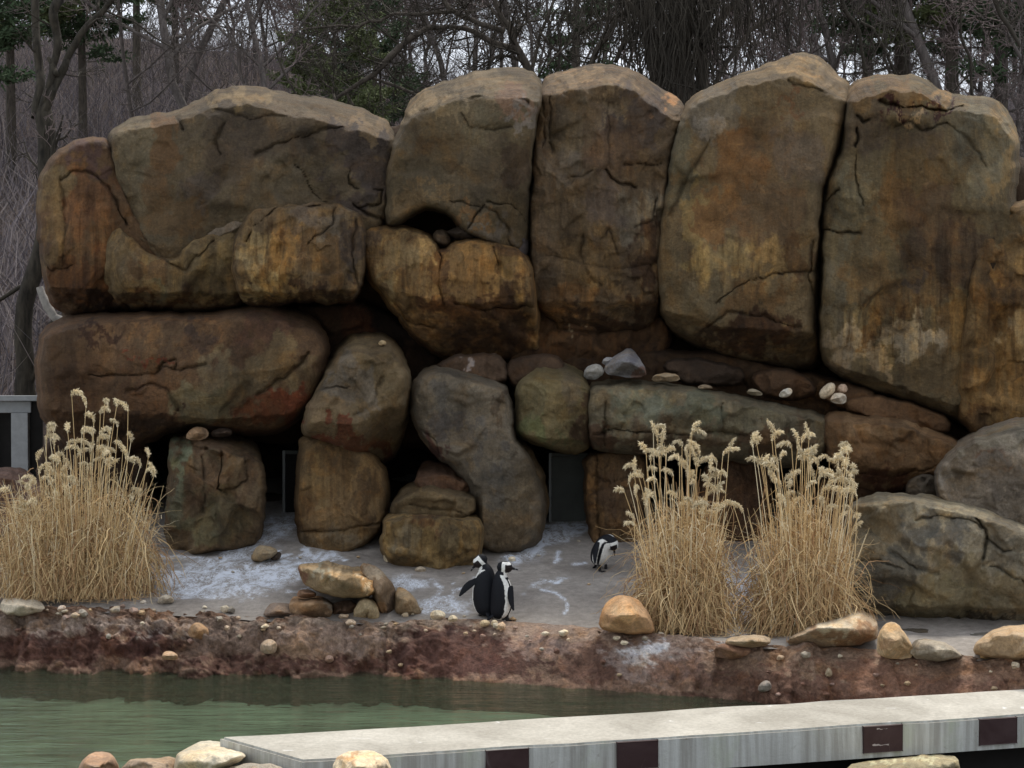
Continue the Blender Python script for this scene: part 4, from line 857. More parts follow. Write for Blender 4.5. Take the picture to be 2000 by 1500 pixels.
# cairn in front of the penguins' slope
CG = 'stones of the cairn'
stone('stone', 'large flat-topped tan slab capping the cairn, orange right end', [(580, 1106), (600, 1100), (660, 1096), (700, 1098), (735, 1118), (750, 1135), (744, 1152), (720, 1165), (680, 1170), (640, 1164), (600, 1148), (586, 1130)], (128, 106, 72), 221, 14.35, .36,
      ridges=[([(580, 1110), (640, 1112), (700, 1128), (752, 1142)], .034)], patches=[(720, 1145, 22, 16, (178, 128, 62), .9), (660, 1105, 70, 10, (178, 148, 104), .8), (712, 1152, 7, 6, (214, 186, 140), .9), (632, 1118, 14, 8, (150, 144, 120), .8), (592, 1115, 12, 20, (112, 70, 52), .8)], cracks=[([(625, 1115), (632, 1130)], 2, .03)], smooth_it=1, group=CG, R=22)
stone('stone', 'rounded brown stone under the left side of the cairn slab', [(562, 1190), (568, 1166), (590, 1158), (625, 1162), (648, 1175), (650, 1200), (640, 1212), (600, 1208), (570, 1202)], (140, 108, 74), 222, 14.3, .22, patches=[(600, 1165, 36, 7, (170, 122, 72), .8), (640, 1180, 12, 14, (130, 124, 112), .7)], ridges=[([(560, 1178), (650, 1180)], .02)], group=CG)
stone('stone', 'pale forked stone propping the right side of the cairn slab', [(690, 1212), (692, 1185), (706, 1170), (724, 1166), (738, 1180), (742, 1204), (736, 1212), (712, 1208)], (172, 152, 112), 223, 14.28, .14, cracks=[([(714, 1212), (716, 1196)], 3, .06)], group=CG)
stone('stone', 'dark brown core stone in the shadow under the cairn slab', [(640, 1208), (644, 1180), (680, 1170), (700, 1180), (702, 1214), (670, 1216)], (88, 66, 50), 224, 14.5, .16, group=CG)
stone('stone', 'tall brown stone leaning behind the right end of the cairn slab', [(700, 1110), (712, 1098), (738, 1106), (762, 1130), (778, 1165), (776, 1205), (750, 1210), (730, 1180), (720, 1140)], (112, 90, 66), 225, 14.5, .3, patches=[(735, 1110, 24, 12, (136, 124, 104), .7), (765, 1180, 10, 30, (74, 56, 42), .8), (745, 1185, 12, 20, (142, 104, 62), .8)], group=CG)
stone('stone', 'tan wedge stone at the far right of the cairn', [(768, 1205), (772, 1150), (784, 1145), (808, 1165), (824, 1192), (822, 1202), (800, 1206)], (146, 120, 84), 226, 14.45, .2, group=CG)
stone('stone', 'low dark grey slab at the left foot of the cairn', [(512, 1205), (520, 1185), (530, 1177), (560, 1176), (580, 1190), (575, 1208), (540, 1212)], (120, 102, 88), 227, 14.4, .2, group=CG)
stone('stone', 'flat brown stone sticking out left under the cairn slab', [(576, 1165), (586, 1150), (605, 1150), (622, 1162), (600, 1170)], (134, 98, 70), 228, 14.45, .14, group=CG)
# named stones on the shelf and bank
for k, (pts, lb, cc, kw) in enumerate([
    ([(1168, 1226), (1172, 1196), (1186, 1172), (1210, 1163), (1238, 1166), (1258, 1180), (1272, 1210), (1282, 1238), (1240, 1240), (1200, 1236)], 'orange tan lumpy boulder in front of the middle reed clump', (178, 134, 86), dict(T=.3, patches=[(1225, 1195, 20, 20, (198, 160, 112), .6), (1195, 1215, 30, 14, (150, 106, 64), .6)])),
    ([(1528, 1258), (1560, 1232), (1610, 1205), (1660, 1190), (1690, 1188), (1708, 1200), (1718, 1230), (1712, 1252), (1650, 1266), (1580, 1264)], 'big pale wedge-shaped rock at the foot of the right reed clump', (158, 136, 108), dict(T=.4, ridges=[([(1528, 1250), (1600, 1228), (1680, 1206), (1718, 1225)], .028)], patches=[(1650, 1240, 60, 16, (134, 100, 68), .85), (1620, 1210, 60, 12, (176, 164, 138), .7), (1632, 1240, 5, 14, (178, 162, 134), .8)])),
    ([(1710, 1270), (1714, 1240), (1728, 1218), (1744, 1214), (1762, 1226), (1776, 1250), (1790, 1284), (1750, 1288), (1722, 1284)], 'upright jagged tan rock right of the pale wedge-shaped rock', (184, 154, 112), dict(T=.2, fac=.07, patches=[(1735, 1262, 16, 14, (150, 112, 74), .7)])),
    ([(1776, 1284), (1782, 1254), (1800, 1246), (1840, 1252), (1872, 1270), (1884, 1286), (1830, 1292)], 'low smooth grey rock right of the upright jagged rock', (164, 152, 132), dict(T=.25)),
    ([(1896, 1276), (1910, 1248), (1950, 1226), (1990, 1220), (2050, 1218), (2120, 1240), (2120, 1286), (2000, 1292), (1930, 1286)], 'broad tan rock at the right edge with a small yellow stone before it', (168, 140, 104), dict(T=.3, ridges=[([(1896, 1262), (1960, 1240), (2100, 1236)], .02)])),
    ([(1912, 1284), (1920, 1272), (1940, 1270), (1952, 1278), (1944, 1287), (1920, 1288)], 'small yellow-tan stone in front of the broad rock at the right edge', (206, 164, 96), dict()),
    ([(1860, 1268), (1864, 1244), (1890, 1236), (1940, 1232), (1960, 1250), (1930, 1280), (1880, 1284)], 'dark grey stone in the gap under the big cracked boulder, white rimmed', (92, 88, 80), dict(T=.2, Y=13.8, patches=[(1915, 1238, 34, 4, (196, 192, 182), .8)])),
    ([(1690, 1288), (1694, 1240), (1740, 1226), (1800, 1228), (1860, 1234), (1880, 1262), (1860, 1290), (1760, 1294)], 'dark grey slab widened to paint the shade under the big cracked boulder', (66, 60, 50), dict(T=.2, Y=13.95)),  # dark slab drawn wide so its colour paints the gap's shade
    ([(1416, 1260), (1420, 1244), (1460, 1240), (1504, 1242), (1506, 1260), (1460, 1266)], 'flat rectangular tan slab on the bank lip below the middle of the reeds', (168, 144, 112), dict(T=.2)),
    ([(1394, 1278), (1396, 1264), (1420, 1256), (1460, 1262), (1470, 1276), (1440, 1288), (1404, 1286)], 'reddish slab sticking out of the bank under the flat tan slab', (134, 98, 76), dict(T=.2)),
    ([(0, 1200), (2, 1168), (30, 1157), (60, 1160), (84, 1178), (90, 1192), (50, 1204)], 'pale flat-topped rock at the left edge beside the left reed clump', (172, 160, 138), dict(T=.24, ridges=[([(0, 1178), (84, 1186)], .02)])),
    ([(366, 1240), (372, 1222), (386, 1214), (402, 1222), (414, 1238), (400, 1250), (378, 1248)], 'tan angular stone stuck in the bank below the guano-streaked slope', (168, 130, 90), dict()),
    ([(314, 1284), (320, 1272), (336, 1271), (350, 1280), (346, 1290), (322, 1290)], 'smooth tan stone at the waterline below the left reeds', (172, 140, 108), dict()),
    ([(508, 1270), (512, 1254), (528, 1248), (542, 1258), (540, 1276), (518, 1278)], 'pinkish tan stone in the bank left below the cairn', (156, 134, 110), dict()),
    ([(488, 1092), (496, 1072), (512, 1064), (534, 1066), (544, 1080), (530, 1092), (504, 1098)], 'tan block lying in the droppings left of the egg-shaped boulder pier', (142, 124, 94), dict(T=.14)),
    ([(526, 1090), (534, 1078), (550, 1078), (548, 1090), (536, 1096)], 'small dark stone touching the tan block in the droppings', (72, 60, 50), dict()),
    ([(748, 1094), (750, 1080), (766, 1072), (782, 1074), (790, 1086), (786, 1096), (766, 1094), (756, 1100)], 'cream white knobbly stone at the foot of the boulder stack', (204, 190, 156), dict(T=.12)),
    ([(808, 1118), (812, 1108), (824, 1105), (834, 1112), (828, 1120)], 'small pale stone right of the cream white knobbly stone', (168, 152, 128), dict()),
    ([(396, 1070), (398, 1062), (408, 1060), (414, 1066), (408, 1072)], 'tiny white stone at the foot of the green-tinged pier', (210, 200, 178), dict()),
    ([(838, 1206), (842, 1194), (858, 1190), (872, 1198), (866, 1210), (846, 1213)], 'cream stone, largest of the pebbles just left of the penguins', (208, 194, 162), dict()),
    ([(874, 1214), (876, 1204), (886, 1200), (896, 1208), (890, 1216)], 'cream stone nearest to the left-hand penguin', (204, 186, 150), dict()),
    ([(936, 1222), (938, 1212), (948, 1209), (958, 1214), (956, 1222), (944, 1225)], 'yellowish pebble under the tails of the two penguins', (204, 180, 136), dict()),
    ([(958, 1221), (960, 1212), (968, 1209), (974, 1216), (970, 1223)], 'yellowish pebble at the feet of the right-facing penguin', (206, 186, 146), dict()),
    ([(1478, 1350), (1482, 1336), (1494, 1328), (1506, 1332), (1510, 1346), (1494, 1352)], 'grey white stone low on the bank near the walkway', (160, 150, 142), dict()),
    ([(1610, 1322), (1614, 1306), (1620, 1302), (1628, 1318), (1622, 1324)], 'small upright pale stone on the bank below the pale wedge-shaped rock', (178, 158, 126), dict()),
    ([(306, 1180), (312, 1166), (326, 1160), (342, 1170), (336, 1180)], 'grey tan stone beside the right foot of the left reed clump', (168, 158, 140), dict()),
    ([(270, 1180), (276, 1172), (286, 1172), (286, 1182)], 'small white stone at the right foot of the left reed clump', (198, 190, 176), dict()),
    ([(110, 1192), (116, 1182), (128, 1182), (130, 1192), (118, 1195)], 'pinkish white stone at the left foot of the left reed clump', (206, 186, 166), dict()),
    ([(632, 1290), (640, 1278), (650, 1280), (654, 1292), (642, 1296)], 'little tan stone in the dark red part of the bank below the cairn', (150, 118, 100), dict()),
]):
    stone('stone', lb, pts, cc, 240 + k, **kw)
# small pebbles strewn along the lip and slope
rp = np.random.RandomState(5)
npb = 0
def pebble(px, pb, w, cc, lb, grp):
    global npb
    npb += 1
    pts = poly_stone(px, pb, w, w * rp.uniform(.55, .85), 500 + npb)
    Y_ = Yat(px, pb); T_ = w / 3000 * Y_ * 0.45
    rock('pebble', lb, 'pebble', pts, Y_ + T_ * .3, T_, R=w * .4, col=cc, seed=500 + npb, res=w / 7, cell=w * .5, fac=T_ * .2, low=0, wob=.4, back=T_, mat=M_STONE, group=grp, fine=.2, smooth_it=0, cuts=6)
for i in range(66):
    px = rp.uniform(20, 1180) if i < 48 else rp.uniform(1180, 1990); lipy = float(curve_y(px, LIP))
    pebble(px, lipy + rp.uniform(-14, 24), 8 + 14 * rp.rand() ** 2, [PALE, TAN, GREY, (196, 170, 140), (148, 122, 108)][rp.randint(5)], 'small light pebble strewn along the lip of the bank', 'pebbles along the lip of the bank')
for i in range(22):
    px = rp.uniform(20, 1990); lipy = float(curve_y(px, LIP)); waty = float(curve_y(px, WAT))
    pebble(px, lipy + rp.uniform(.2, .85) * (waty - lipy), rp.uniform(8, 14), [TAN, GREY, (156, 122, 108), (120, 84, 70)][rp.randint(4)], 'small pebble set in the red-brown bank above the water', 'pebbles set in the bank')
for px, pb, w in [(640, 1100, 12), (980, 1105, 11), (1000, 1098, 16), (898, 1104, 10), (880, 1108, 10), (430, 1092, 9), (586, 1092, 9), (820, 1196, 12), (806, 1202, 10), (792, 1206, 14), (905, 1122, 8), (1130, 1060, 9), (1052, 1088, 8), (1150, 1145, 8), (700, 1090, 8), (455, 1120, 8), (1246, 1112, 9), (400, 1190, 10), (395, 1200, 12), (300, 1196, 10), (560, 1205, 9)]:
    pebble(px, pb, w, [PALE, TAN, GREY][rp.randint(3)], 'small pale pebble lying on the grey concrete slope', 'pebbles on the concrete slope')

# ------------------------------------------------------------------ concrete walkway across the pool
ZT = -0.10
m, t, b = new_mat('walkway_concrete', 0.8, 0.25)
tcn = t.nodes.new('ShaderNodeTexCoord'); v = tcn.outputs['Object']
geo = t.nodes.new('ShaderNodeNewGeometry'); sx = t.nodes.new('ShaderNodeSeparateXYZ'); t.links.new(geo.outputs['Normal'], sx.inputs[0])
c = mixc(t, remap(t, noise(t, v, 1.3, 7, 0.65, 0.5), 0.35, 0.65, 0, 1), (0.36, 0.335, 0.28), (0.56, 0.53, 0.455))
c = mixc(t, 1.0, c, remap(t, noise(t, v, 30, 7, 0.75), 0.3, 0.7, 0.78, 1.15), 'MULTIPLY')
c = mixc(t, remap(t, noise(t, v, 4, 9, 0.8, .8), 0.58, 0.72, 0, .55), c, (.25, .22, .17))
spl = remap(t, noise(t, scaled(t, v, (1, 1.6, 1)), 4.5, 5, 0.6, 0.5), 0.66, 0.70, 0, 0.6)
c = mixc(t, spl, c, (0.82, 0.82, 0.80))
side = mixc(t, remap(t, noise(t, scaled(t, v, (1, 1, 0.05)), 14, 6, 0.65, 0.2), 0.38, 0.64, 0, 1), (0.34, 0.34, 0.31), (0.56, 0.58, 0.55))
side = mixc(t, remap(t, noise(t, scaled(t, v, (1, 1, 0.5)), 3, 6, 0.65, 0.6), 0.5, 0.66, 0, 0.75), side, (0.42, 0.46, 0.36))
side = mixc(t, remap(t, noise(t, v, 9, 6, 0.75, 0.6), 0.64, 0.72, 0, 0.7), side, (0.16, 0.12, 0.08))
c = mixc(t, remap(t, sx.outputs['Z'], 0.5, 0.8, 0, 1), side, c)
t.links.new(c, b.inputs['Base Color'])
bp = node(t, 'ShaderNodeBump', Strength=0.3, Distance=0.02); t.links.new(noise(t, v, 22, 8, 0.7), bp.inputs['Height']); t.links.new(bp.outputs[0], b.inputs['Normal'])
M_WALK = m
def onp(px, py, z):
    Y_ = planeY(px, py, z); p = PV(px, py, Y_); return p
NL, NR = onp(590, 1485, ZT), onp(2000, 1396, ZT); FL, FR = onp(430, 1440, ZT), onp(2000, 1345, ZT)
dn = (NR - NL); df = (FR - FL)
NR2 = NL + dn * 1.6; FR2 = FL + df * 1.6
wk = empty('concrete_walkway', (NL.x, NL.y, ZT - .24), 'pale concrete walkway crossing the pool in the foreground, drip-stained side with dark plates', 'walkway')
H_ = 0.235
bm = bmesh.new()
top = []; bot = []
N_ = 60
ring = [NL + (NR2 - NL) * (i / N_) for i in range(N_ + 1)] + [FR2 + (FL - FR2) * (i / N_) for i in range(N_ + 1)]
for i, p in enumerate(ring):
    j = Vector((0, float(vn(p.x * 3, p.y * 3, s=9)) * 0.014, float(vn(p.x * 2, p.y * 2, s=8)) * 0.005))
    top.append(bm.verts.new(p + j - wk.location)); bot.append(bm.verts.new(p + Vector((0, 0, -H_)) - wk.location))
ft = bm.faces.new(top); fb = bm.faces.new(bot[::-1])
for i in range(len(ring)):
    k = (i + 1) % len(ring); bm.faces.new((top[k], top[i], bot[i], bot[k]))
bmesh.ops.recalc_face_normals(bm, faces=bm.faces)
bmesh.ops.bevel(bm, geom=[e for e in bm.edges if len(e.link_faces) == 2 and ft in e.link_faces], offset=0.014, segments=2, affect='EDGES')
me = bpy.data.meshes.new('beam'); bm.to_mesh(me); bm.free(); me.materials.append(M_WALK)
o = bpy.data.objects.new('beam', me); COL.objects.link(o); o.parent = wk
m, t, b = new_mat('rusty_plate', 0.7, 0.3)
tcn = t.nodes.new('ShaderNodeTexCoord'); v = tcn.outputs['Object']
c = mixc(t, remap(t, noise(t, v, 5, 6, 0.65, 0.5), 0.35, 0.65, 0, 1), (0.035, 0.016, 0.016), (0.055, 0.032, 0.032))
c = mixc(t, remap(t, noise(t, scaled(t, v, (1, 1, 0.4)), 12, 8, 0.75, 1.0), 0.60, 0.72, 0, 0.5), c, (0.22, 0.19, 0.19))
t.links.new(c, b.inputs['Base Color'])
M_PLATE = m
u_ = dn.normalized(); nrm_ = Vector((u_.y, -u_.x, 0))
M_SCUFF = simple('scuffed_paint', (0.34, 0.3, 0.29), 0.8, 0.3, 60)
for q, (pa, pb_) in enumerate([(948, 1032), (1205, 1285), (1688, 1764), (1915, 1988)]):
    def at(px):
        # where the vertical plane of the front face meets this column
        k = (px - 1000) / 3000; s = (k * NL.y - NL.x) / (dn.x - k * dn.y); return NL + dn * s
    A, B = at(pa), at(pb_); z0, z1 = -0.195, -0.012
    base = A + nrm_ * 0.0 - wk.location
    bm = bmesh.new(); bmesh.ops.create_cube(bm, size=1)
    wv = (B - A).length
    for vv in bm.verts:
        c_ = vv.co.copy(); vv.co = base + u_ * ((c_.x + .5) * wv) + nrm_ * (c_.y * 0.02 + 0.004) + Vector((0, 0, 0)) ; vv.co.z = (ZT - wk.location.z) + (z0 + (c_.z + .5) * (z1 - z0))
    bmesh.ops.bevel(bm, geom=bm.edges[:], offset=0.004, segments=1, affect='EDGES')
    me = bpy.data.meshes.new('plate'); bm.to_mesh(me); bm.free(); me.materials.append(M_PLATE)
    o = bpy.data.objects.new('plate', me); COL.objects.link(o); o.parent = wk
    if q == 2:                               # worn pale print: a smudged figure over a short line
        for (a0, a1, c0, c1) in ((.22, .64, -.148, -.139), (.36, .50, -.13, -.055), (.50, .62, -.125, -.04), (.33, .60, -.035, -.028)):
            bm = bmesh.new()
            cs = []
            for k in range(9):
                s = a0 + (a1 - a0) * k / 8
                cs.append((s, c0 + float(vn(s * 30, 3, s=4)) * .004, c1 + float(vn(s * 30, 7, s=5)) * .006))
            lo = [bm.verts.new(base + u_ * (s * wv) + nrm_ * 0.0155 + Vector((0, 0, ZT - A.z + l_))) for s, l_, h_ in cs]
            hi = [bm.verts.new(base + u_ * (s * wv) + nrm_ * 0.0155 + Vector((0, 0, ZT - A.z + h_))) for s, l_, h_ in cs]
            for k in range(8): bm.faces.new((lo[k], lo[k + 1], hi[k + 1], hi[k]))
            me = bpy.data.meshes.new('worn_print'); bm.to_mesh(me); bm.free(); me.materials.append(M_PLATE if a0 in (.36, .50) else M_SCUFF)
            w_ = bpy.data.objects.new('worn_print', me); COL.objects.link(w_); w_.parent = o
# near-black floor and wall added to paint the shade under the walkway
o = fast_mesh('shade_floor', [(-1.5, 6, -.8), (14, 6, -.8), (14, 13.2, -.8), (-1.5, 10.0, -.8)], [(0, 1, 2, 3)], M_DARK); tag(o, kind='structure')
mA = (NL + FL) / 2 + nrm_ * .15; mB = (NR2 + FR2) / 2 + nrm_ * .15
o = fast_mesh('shade_wall', [(mA.x + .1, mA.y, -1.2), (mB.x, mB.y, -1.2), (mB.x, mB.y, ZT - H_ + .004), (mA.x + .1, mA.y, ZT - H_ + .004)], [(0, 1, 2, 3)], M_DARK, smooth=False); o.parent = wk; o.matrix_parent_inverse = Matrix.Translation(-wk.location)
# foreground stones
for k, (pts, lb, cc, Yf, kw) in enumerate([
    ([(150, 1530), (156, 1490), (180, 1468), (210, 1466), (228, 1482), (240, 1530)], 'brown pointed rock at the bottom edge, leftmost of the near rocks', (150, 118, 92), 10.2, {}),
    ([(228, 1540), (240, 1486), (300, 1480), (345, 1478), (360, 1500), (360, 1540)], 'low tan rock at the bottom edge between the pointed and the pale rock', (158, 134, 108), 10.15, {}),
    ([(334, 1540), (340, 1478), (365, 1460), (400, 1444), (440, 1450), (478, 1466), (482, 1482), (440, 1500), (400, 1520), (380, 1545)], 'large pale rock touching the left end of the concrete walkway', (184, 174, 150), 10.0, dict(ridges=[([(334, 1470), (400, 1474), (482, 1480)], .012)])),
    ([(420, 1545), (440, 1500), (480, 1490), (540, 1492), (570, 1510), (570, 1550)], 'flat grey rock at the foot of the walkway end', (150, 140, 124), 9.8, {}),
    ([(648, 1540), (652, 1482), (672, 1468), (700, 1464), (740, 1468), (764, 1488), (772, 1540)], 'pale rock with orange stains in front of the walkway', (204, 182, 146), 9.3, dict(patches=[(672, 1480, 20, 8, (178, 130, 78), .7)])),
    ([(1640, 1545), (1650, 1494), (1700, 1484), (1790, 1476), (1850, 1472), (1868, 1478), (1876, 1500), (1880, 1545)], 'greenish flat-topped rock under the right part of the walkway', (142, 130, 96), 10.3, dict(patches=[(1750, 1484, 100, 8, (176, 172, 130), .8)], ridges=[([(1640, 1500), (1876, 1488)], .012)]))]):
    stone('boulder', lb, pts, cc, 300 + k, Yf, .3, cat='boulder', **kw)

# ------------------------------------------------------------------ fence at the left edge
fe = empty('fence', (-6.4, 19.0, 0.8), 'grey painted wooden fence section at the left edge, above the mauve boulder', 'fence')
def fbox(nm, px0, px1, py0, py1, Ya, th, mat):
    a = PV(px0, py1, Ya); c_ = PV(px1, py0, Ya); return box(nm, a.x - fe.location.x, c_.x - fe.location.x, Ya - fe.location.y, Ya + th - fe.location.y, a.z - fe.location.z, c_.z - fe.location.z, mat, fe, 0.004)
fbox('cap_rail', -300, 76, 773, 783, 18.85, .20, M_FENCE)
fbox('rail', -300, 60, 784, 806, 18.95, .05, M_FENCE)
fbox('post', 22, 54, 806.5, 935, 18.9, .12, M_FENCE)
fbox('post', -160, -128, 806.5, 935, 18.9, .12, M_FENCE)
for a_ in (-20, -66, -112): fbox('picket', a_ - 8, a_ + 6, 806.5, 930, 18.97, .04, M_FENCE)
fbox('back_panel', 58, 82, 784, 935, 18.98, .05, M_DARK)
fbox('infill', -120, 21.5, 806.5, 930, 19.10, .03, M_DARK)

# ------------------------------------------------------------------ tubes, ribbons, trees
def tubes(polys, sides=4):
    Vs, Fs, Cs = [], [], []; off = 0
    ang = np.arange(sides) * 2 * math.pi / sides; co, si = np.cos(ang), np.sin(ang)
    for pl in polys:
        p = np.asarray(pl[0], float); r = np.asarray(pl[1], float); c = pl[2] if len(pl) > 2 else None
        n = len(p); d = np.gradient(p, axis=0); d /= np.linalg.norm(d, axis=1)[:, None] + 1e-9
        ref = np.array([1.0, 0, 0]) if abs(d[0, 0]) < .7 else np.array([0, 1.0, 0])
        a = np.cross(d, ref); a /= np.linalg.norm(a, axis=1)[:, None] + 1e-9; b_ = np.cross(d, a)
        V = p[:, None, :] + r[:, None, None] * (a[:, None, :] * co[None, :, None] + b_[:, None, :] * si[None, :, None])
        Vs.append(V.reshape(-1, 3))
        i = np.arange(n - 1)[:, None] * sides; j = np.arange(sides)[None, :]; j2 = (j + 1) % sides
        Fs.append(off + np.stack([i + j, i + j2, i + sides + j2, i + sides + j], -1).reshape(-1, 4)); off += n * sides
        if c is not None: Cs.append(np.tile(np.asarray(c, float), (n * sides, 1)))
    return np.vstack(Vs), np.vstack(Fs), (np.vstack(Cs) if Cs else None)

def ribbons(polys):
    """polys: (points, widths, normal-ish side vector, colour)"""
    Vs, Fs, Cs = [], [], []; off = 0
    for p, w, sd_, c in polys:
        p = np.asarray(p, float); n = len(p); s = np.asarray(sd_, float)[None, :] * np.asarray(w)[:, None] * 0.5
        V = np.stack([p - s, p + s], 1).reshape(-1, 3); Vs.append(V)
        i = np.arange(n - 1) * 2; Fs.append(off + np.stack([i, i + 1, i + 3, i + 2], -1)); off += 2 * n
        Cs.append(np.tile(np.asarray(c, float), (2 * n, 1)))
    return np.vstack(Vs), np.vstack(Fs), np.vstack(Cs)

def unit(v_): return v_ / (np.linalg.norm(v_) + 1e-9)

def grow(out, p, d, Ln, r, lvl, rg, up=0.25, maxl=4, kids=(7, 6, 5, 4), wander=.22, ratio=.55, droop=0.0):
    n = 7 if lvl == 0 else 5 if lvl < 3 else 4
    pts = [np.array(p, float)]; d = unit(np.array(d, float)); dd = [d]
    for i in range(n - 1):
        d = unit(d + rg.randn(3) * wander + np.array([0, 0, up if lvl else up * .5]) * .5 - np.array([0, 0, droop * lvl * .25]))
        pts.append(pts[-1] + d * Ln / (n - 1)); dd.append(d)
    rr = np.linspace(r, r * (.45 if lvl == 0 else .3), n)
    out.setdefault(lvl, []).append((pts, rr))
    if lvl >= maxl: return
    k = kids[min(lvl, len(kids) - 1)]
    for q in range(k):
        s = rg.uniform(.35 if lvl == 0 else .15, 1.0); i = min(int(s * (n - 1)), n - 2); f = s * (n - 1) - i
        pos = pts[i] * (1 - f) + pts[i + 1] * f
        side = unit(np.cross(dd[i], rg.randn(3)))
        nd = unit(dd[i] * rg.uniform(.35, .8) + side * rg.uniform(.6, 1.0))
        grow(out, pos, nd, Ln * ratio * rg.uniform(.7, 1.15) * (1.1 - .4 * s), rr[i] * .55, lvl + 1, rg, up, maxl, kids, wander, ratio, droop)

def make_bare(seed, H=13, r=.16, mt=M_TWIG, mb=M_BARK, kids=(9, 7, 6, 4), up=.3, fork=False):
    rg = np.random.RandomState(seed); out = {}
    grow(out, (0, 0, -.3), (rg.randn() * .12, rg.randn() * .12, 1), H * .8, r, 0, rg, up, 4, kids, .17 if not fork else .2, .45)
    tv_ = tubes(out[0] + out.get(1, []), 6); cv = tubes(out.get(2, []) + [(p, np.maximum(q, .0075)) for l in (3, 4) for p, q in out.get(l, [])], 3)
    return tv_, cv

BT = []
for i in range(6):
    tv_, cv = make_bare(700 + i, H=[13, 15, 11, 14, 12, 9][i], r=[.10, .12, .07, .09, .065, .05][i], kids=[(13, 8, 6, 4), (12, 8, 6, 4), (13, 7, 6, 4), (12, 8, 6, 4), (12, 7, 6, 4), (13, 7, 5, 4)][i])
    def mk(nm, d_, mt):
        o = fast_mesh(nm, d_[0], d_[1], mt); me = o.data; bpy.data.objects.remove(o); return me
    BT.append((mk('trunk', tv_, M_BARKG), mk('crown', cv, [M_TWIG, M_TWIG2][i % 2])))
def place_tree(var, x, y, z, s, rz, label, group, meshes=None, name='bare_tree'):
    t_ = empty(name, (x, y, z), label, 'tree', group); t_.rotation_euler.z = rz; t_.scale = (s, s, s)
    tm, cm = (meshes or BT)[var]
    for nm, me in (('trunk', tm), ('crown', cm)):
        o = bpy.data.objects.new(nm, me); COL.objects.link(o); o.parent = t_
        if nm == 'crown': o['kind'] = 'stuff'
    return t_
rt = np.random.RandomState(21)
cnt = 0
while cnt < 165:
    Y_ = 26 + 62 * rt.rand() ** .8 if cnt > 55 else rt.uniform(62, 84)
    px = rt.uniform(-250, 2250); x = (px - 1000) / 3000 * Y_
    if Y_ < 40 and px < 700 and rt.rand() < .5: continue
    if (300 < px < 570 or 1000 < px < 1240 or 1450 < px < 1690) and rt.rand() < .45: continue
    z = float(HZ(x, Y_)); s = rt.uniform(.6, 1.1)
    vr = rt.randint(6); sx_px = 1000 + 3000 * x / Y_
    where = ['beyond the left edge of the rock wall', 'behind the forked foreground tree', 'left of the hump of the widest boulder', 'behind the widest boulder', 'behind the domed boulder', 'behind the pillar-like boulder', 'behind the tallest peaked boulder', 'behind the broad stained boulder'][int(np.searchsorted([40, 210, 420, 770, 1060, 1335, 1655], sx_px))]
    kind_ = ['grey-brown', 'mauve'][vr % 2]; far_ = Y_ > 60
    lb = ('far ' + kind_ + ' leafless tree on the ridge ' if far_ else kind_ + ' leafless tree on the slope ') + where
    place_tree(vr, x, Y_, z, s, rt.uniform(0, 6.28), lb, lb.replace('leafless tree', 'leafless trees'), None); cnt += 1

# brushwood on the slope
pol = []
cl_ = [np.array(c_) for c_ in ((.19, .16, .16), (.25, .21, .20), (.09, .078, .084), (.31, .26, .23), (.15, .135, .148))]  # lightened, bluish tints paint haze into the brush
NB = 34000
Yb = 21 + 52 * rt.rand(NB) ** 1.1; pxb = rt.uniform(-150, 2150, NB); xb = (pxb - 1000) / 3000 * Yb; zb = HZ(xb, Yb)
for i in range(NB):
    h_ = rt.uniform(.5, 2.2) * (.6 + .4 * rt.rand()); a = rt.uniform(0, 6.28); l_ = rt.uniform(0, 1.1) * h_
    w_ = rt.uniform(.008, .022); k1 = rt.randn(2) * .22 * h_
    p = np.array([[xb[i], Yb[i], zb[i] - .1], [xb[i] + math.cos(a) * l_ * .3 + k1[0], Yb[i] + math.sin(a) * l_ * .3, zb[i] + h_ * .5], [xb[i] + math.cos(a) * l_, Yb[i] + math.sin(a) * l_, zb[i] + h_]])
    pol.append((p, [w_, w_ * .8, w_ * .3], (1, 0, 0), cl_[rt.randint(5)] * rt.uniform(.6, 1.2)))
V_, F_, C_ = ribbons(pol)
mC, t, b = new_mat('dry_stalks', 0.85, 0.2)
at_ = node(t, 'ShaderNodeAttribute', attribute_name='Col'); t.links.new(at_.outputs['Color'], b.inputs['Base Color'])
M_COL = mC
tag(fast_mesh('brushwood', V_, F_, M_COL, cols=C_), 'mauve grey leafless brushwood covering the slope behind the boulders', 'brush', kind='stuff')

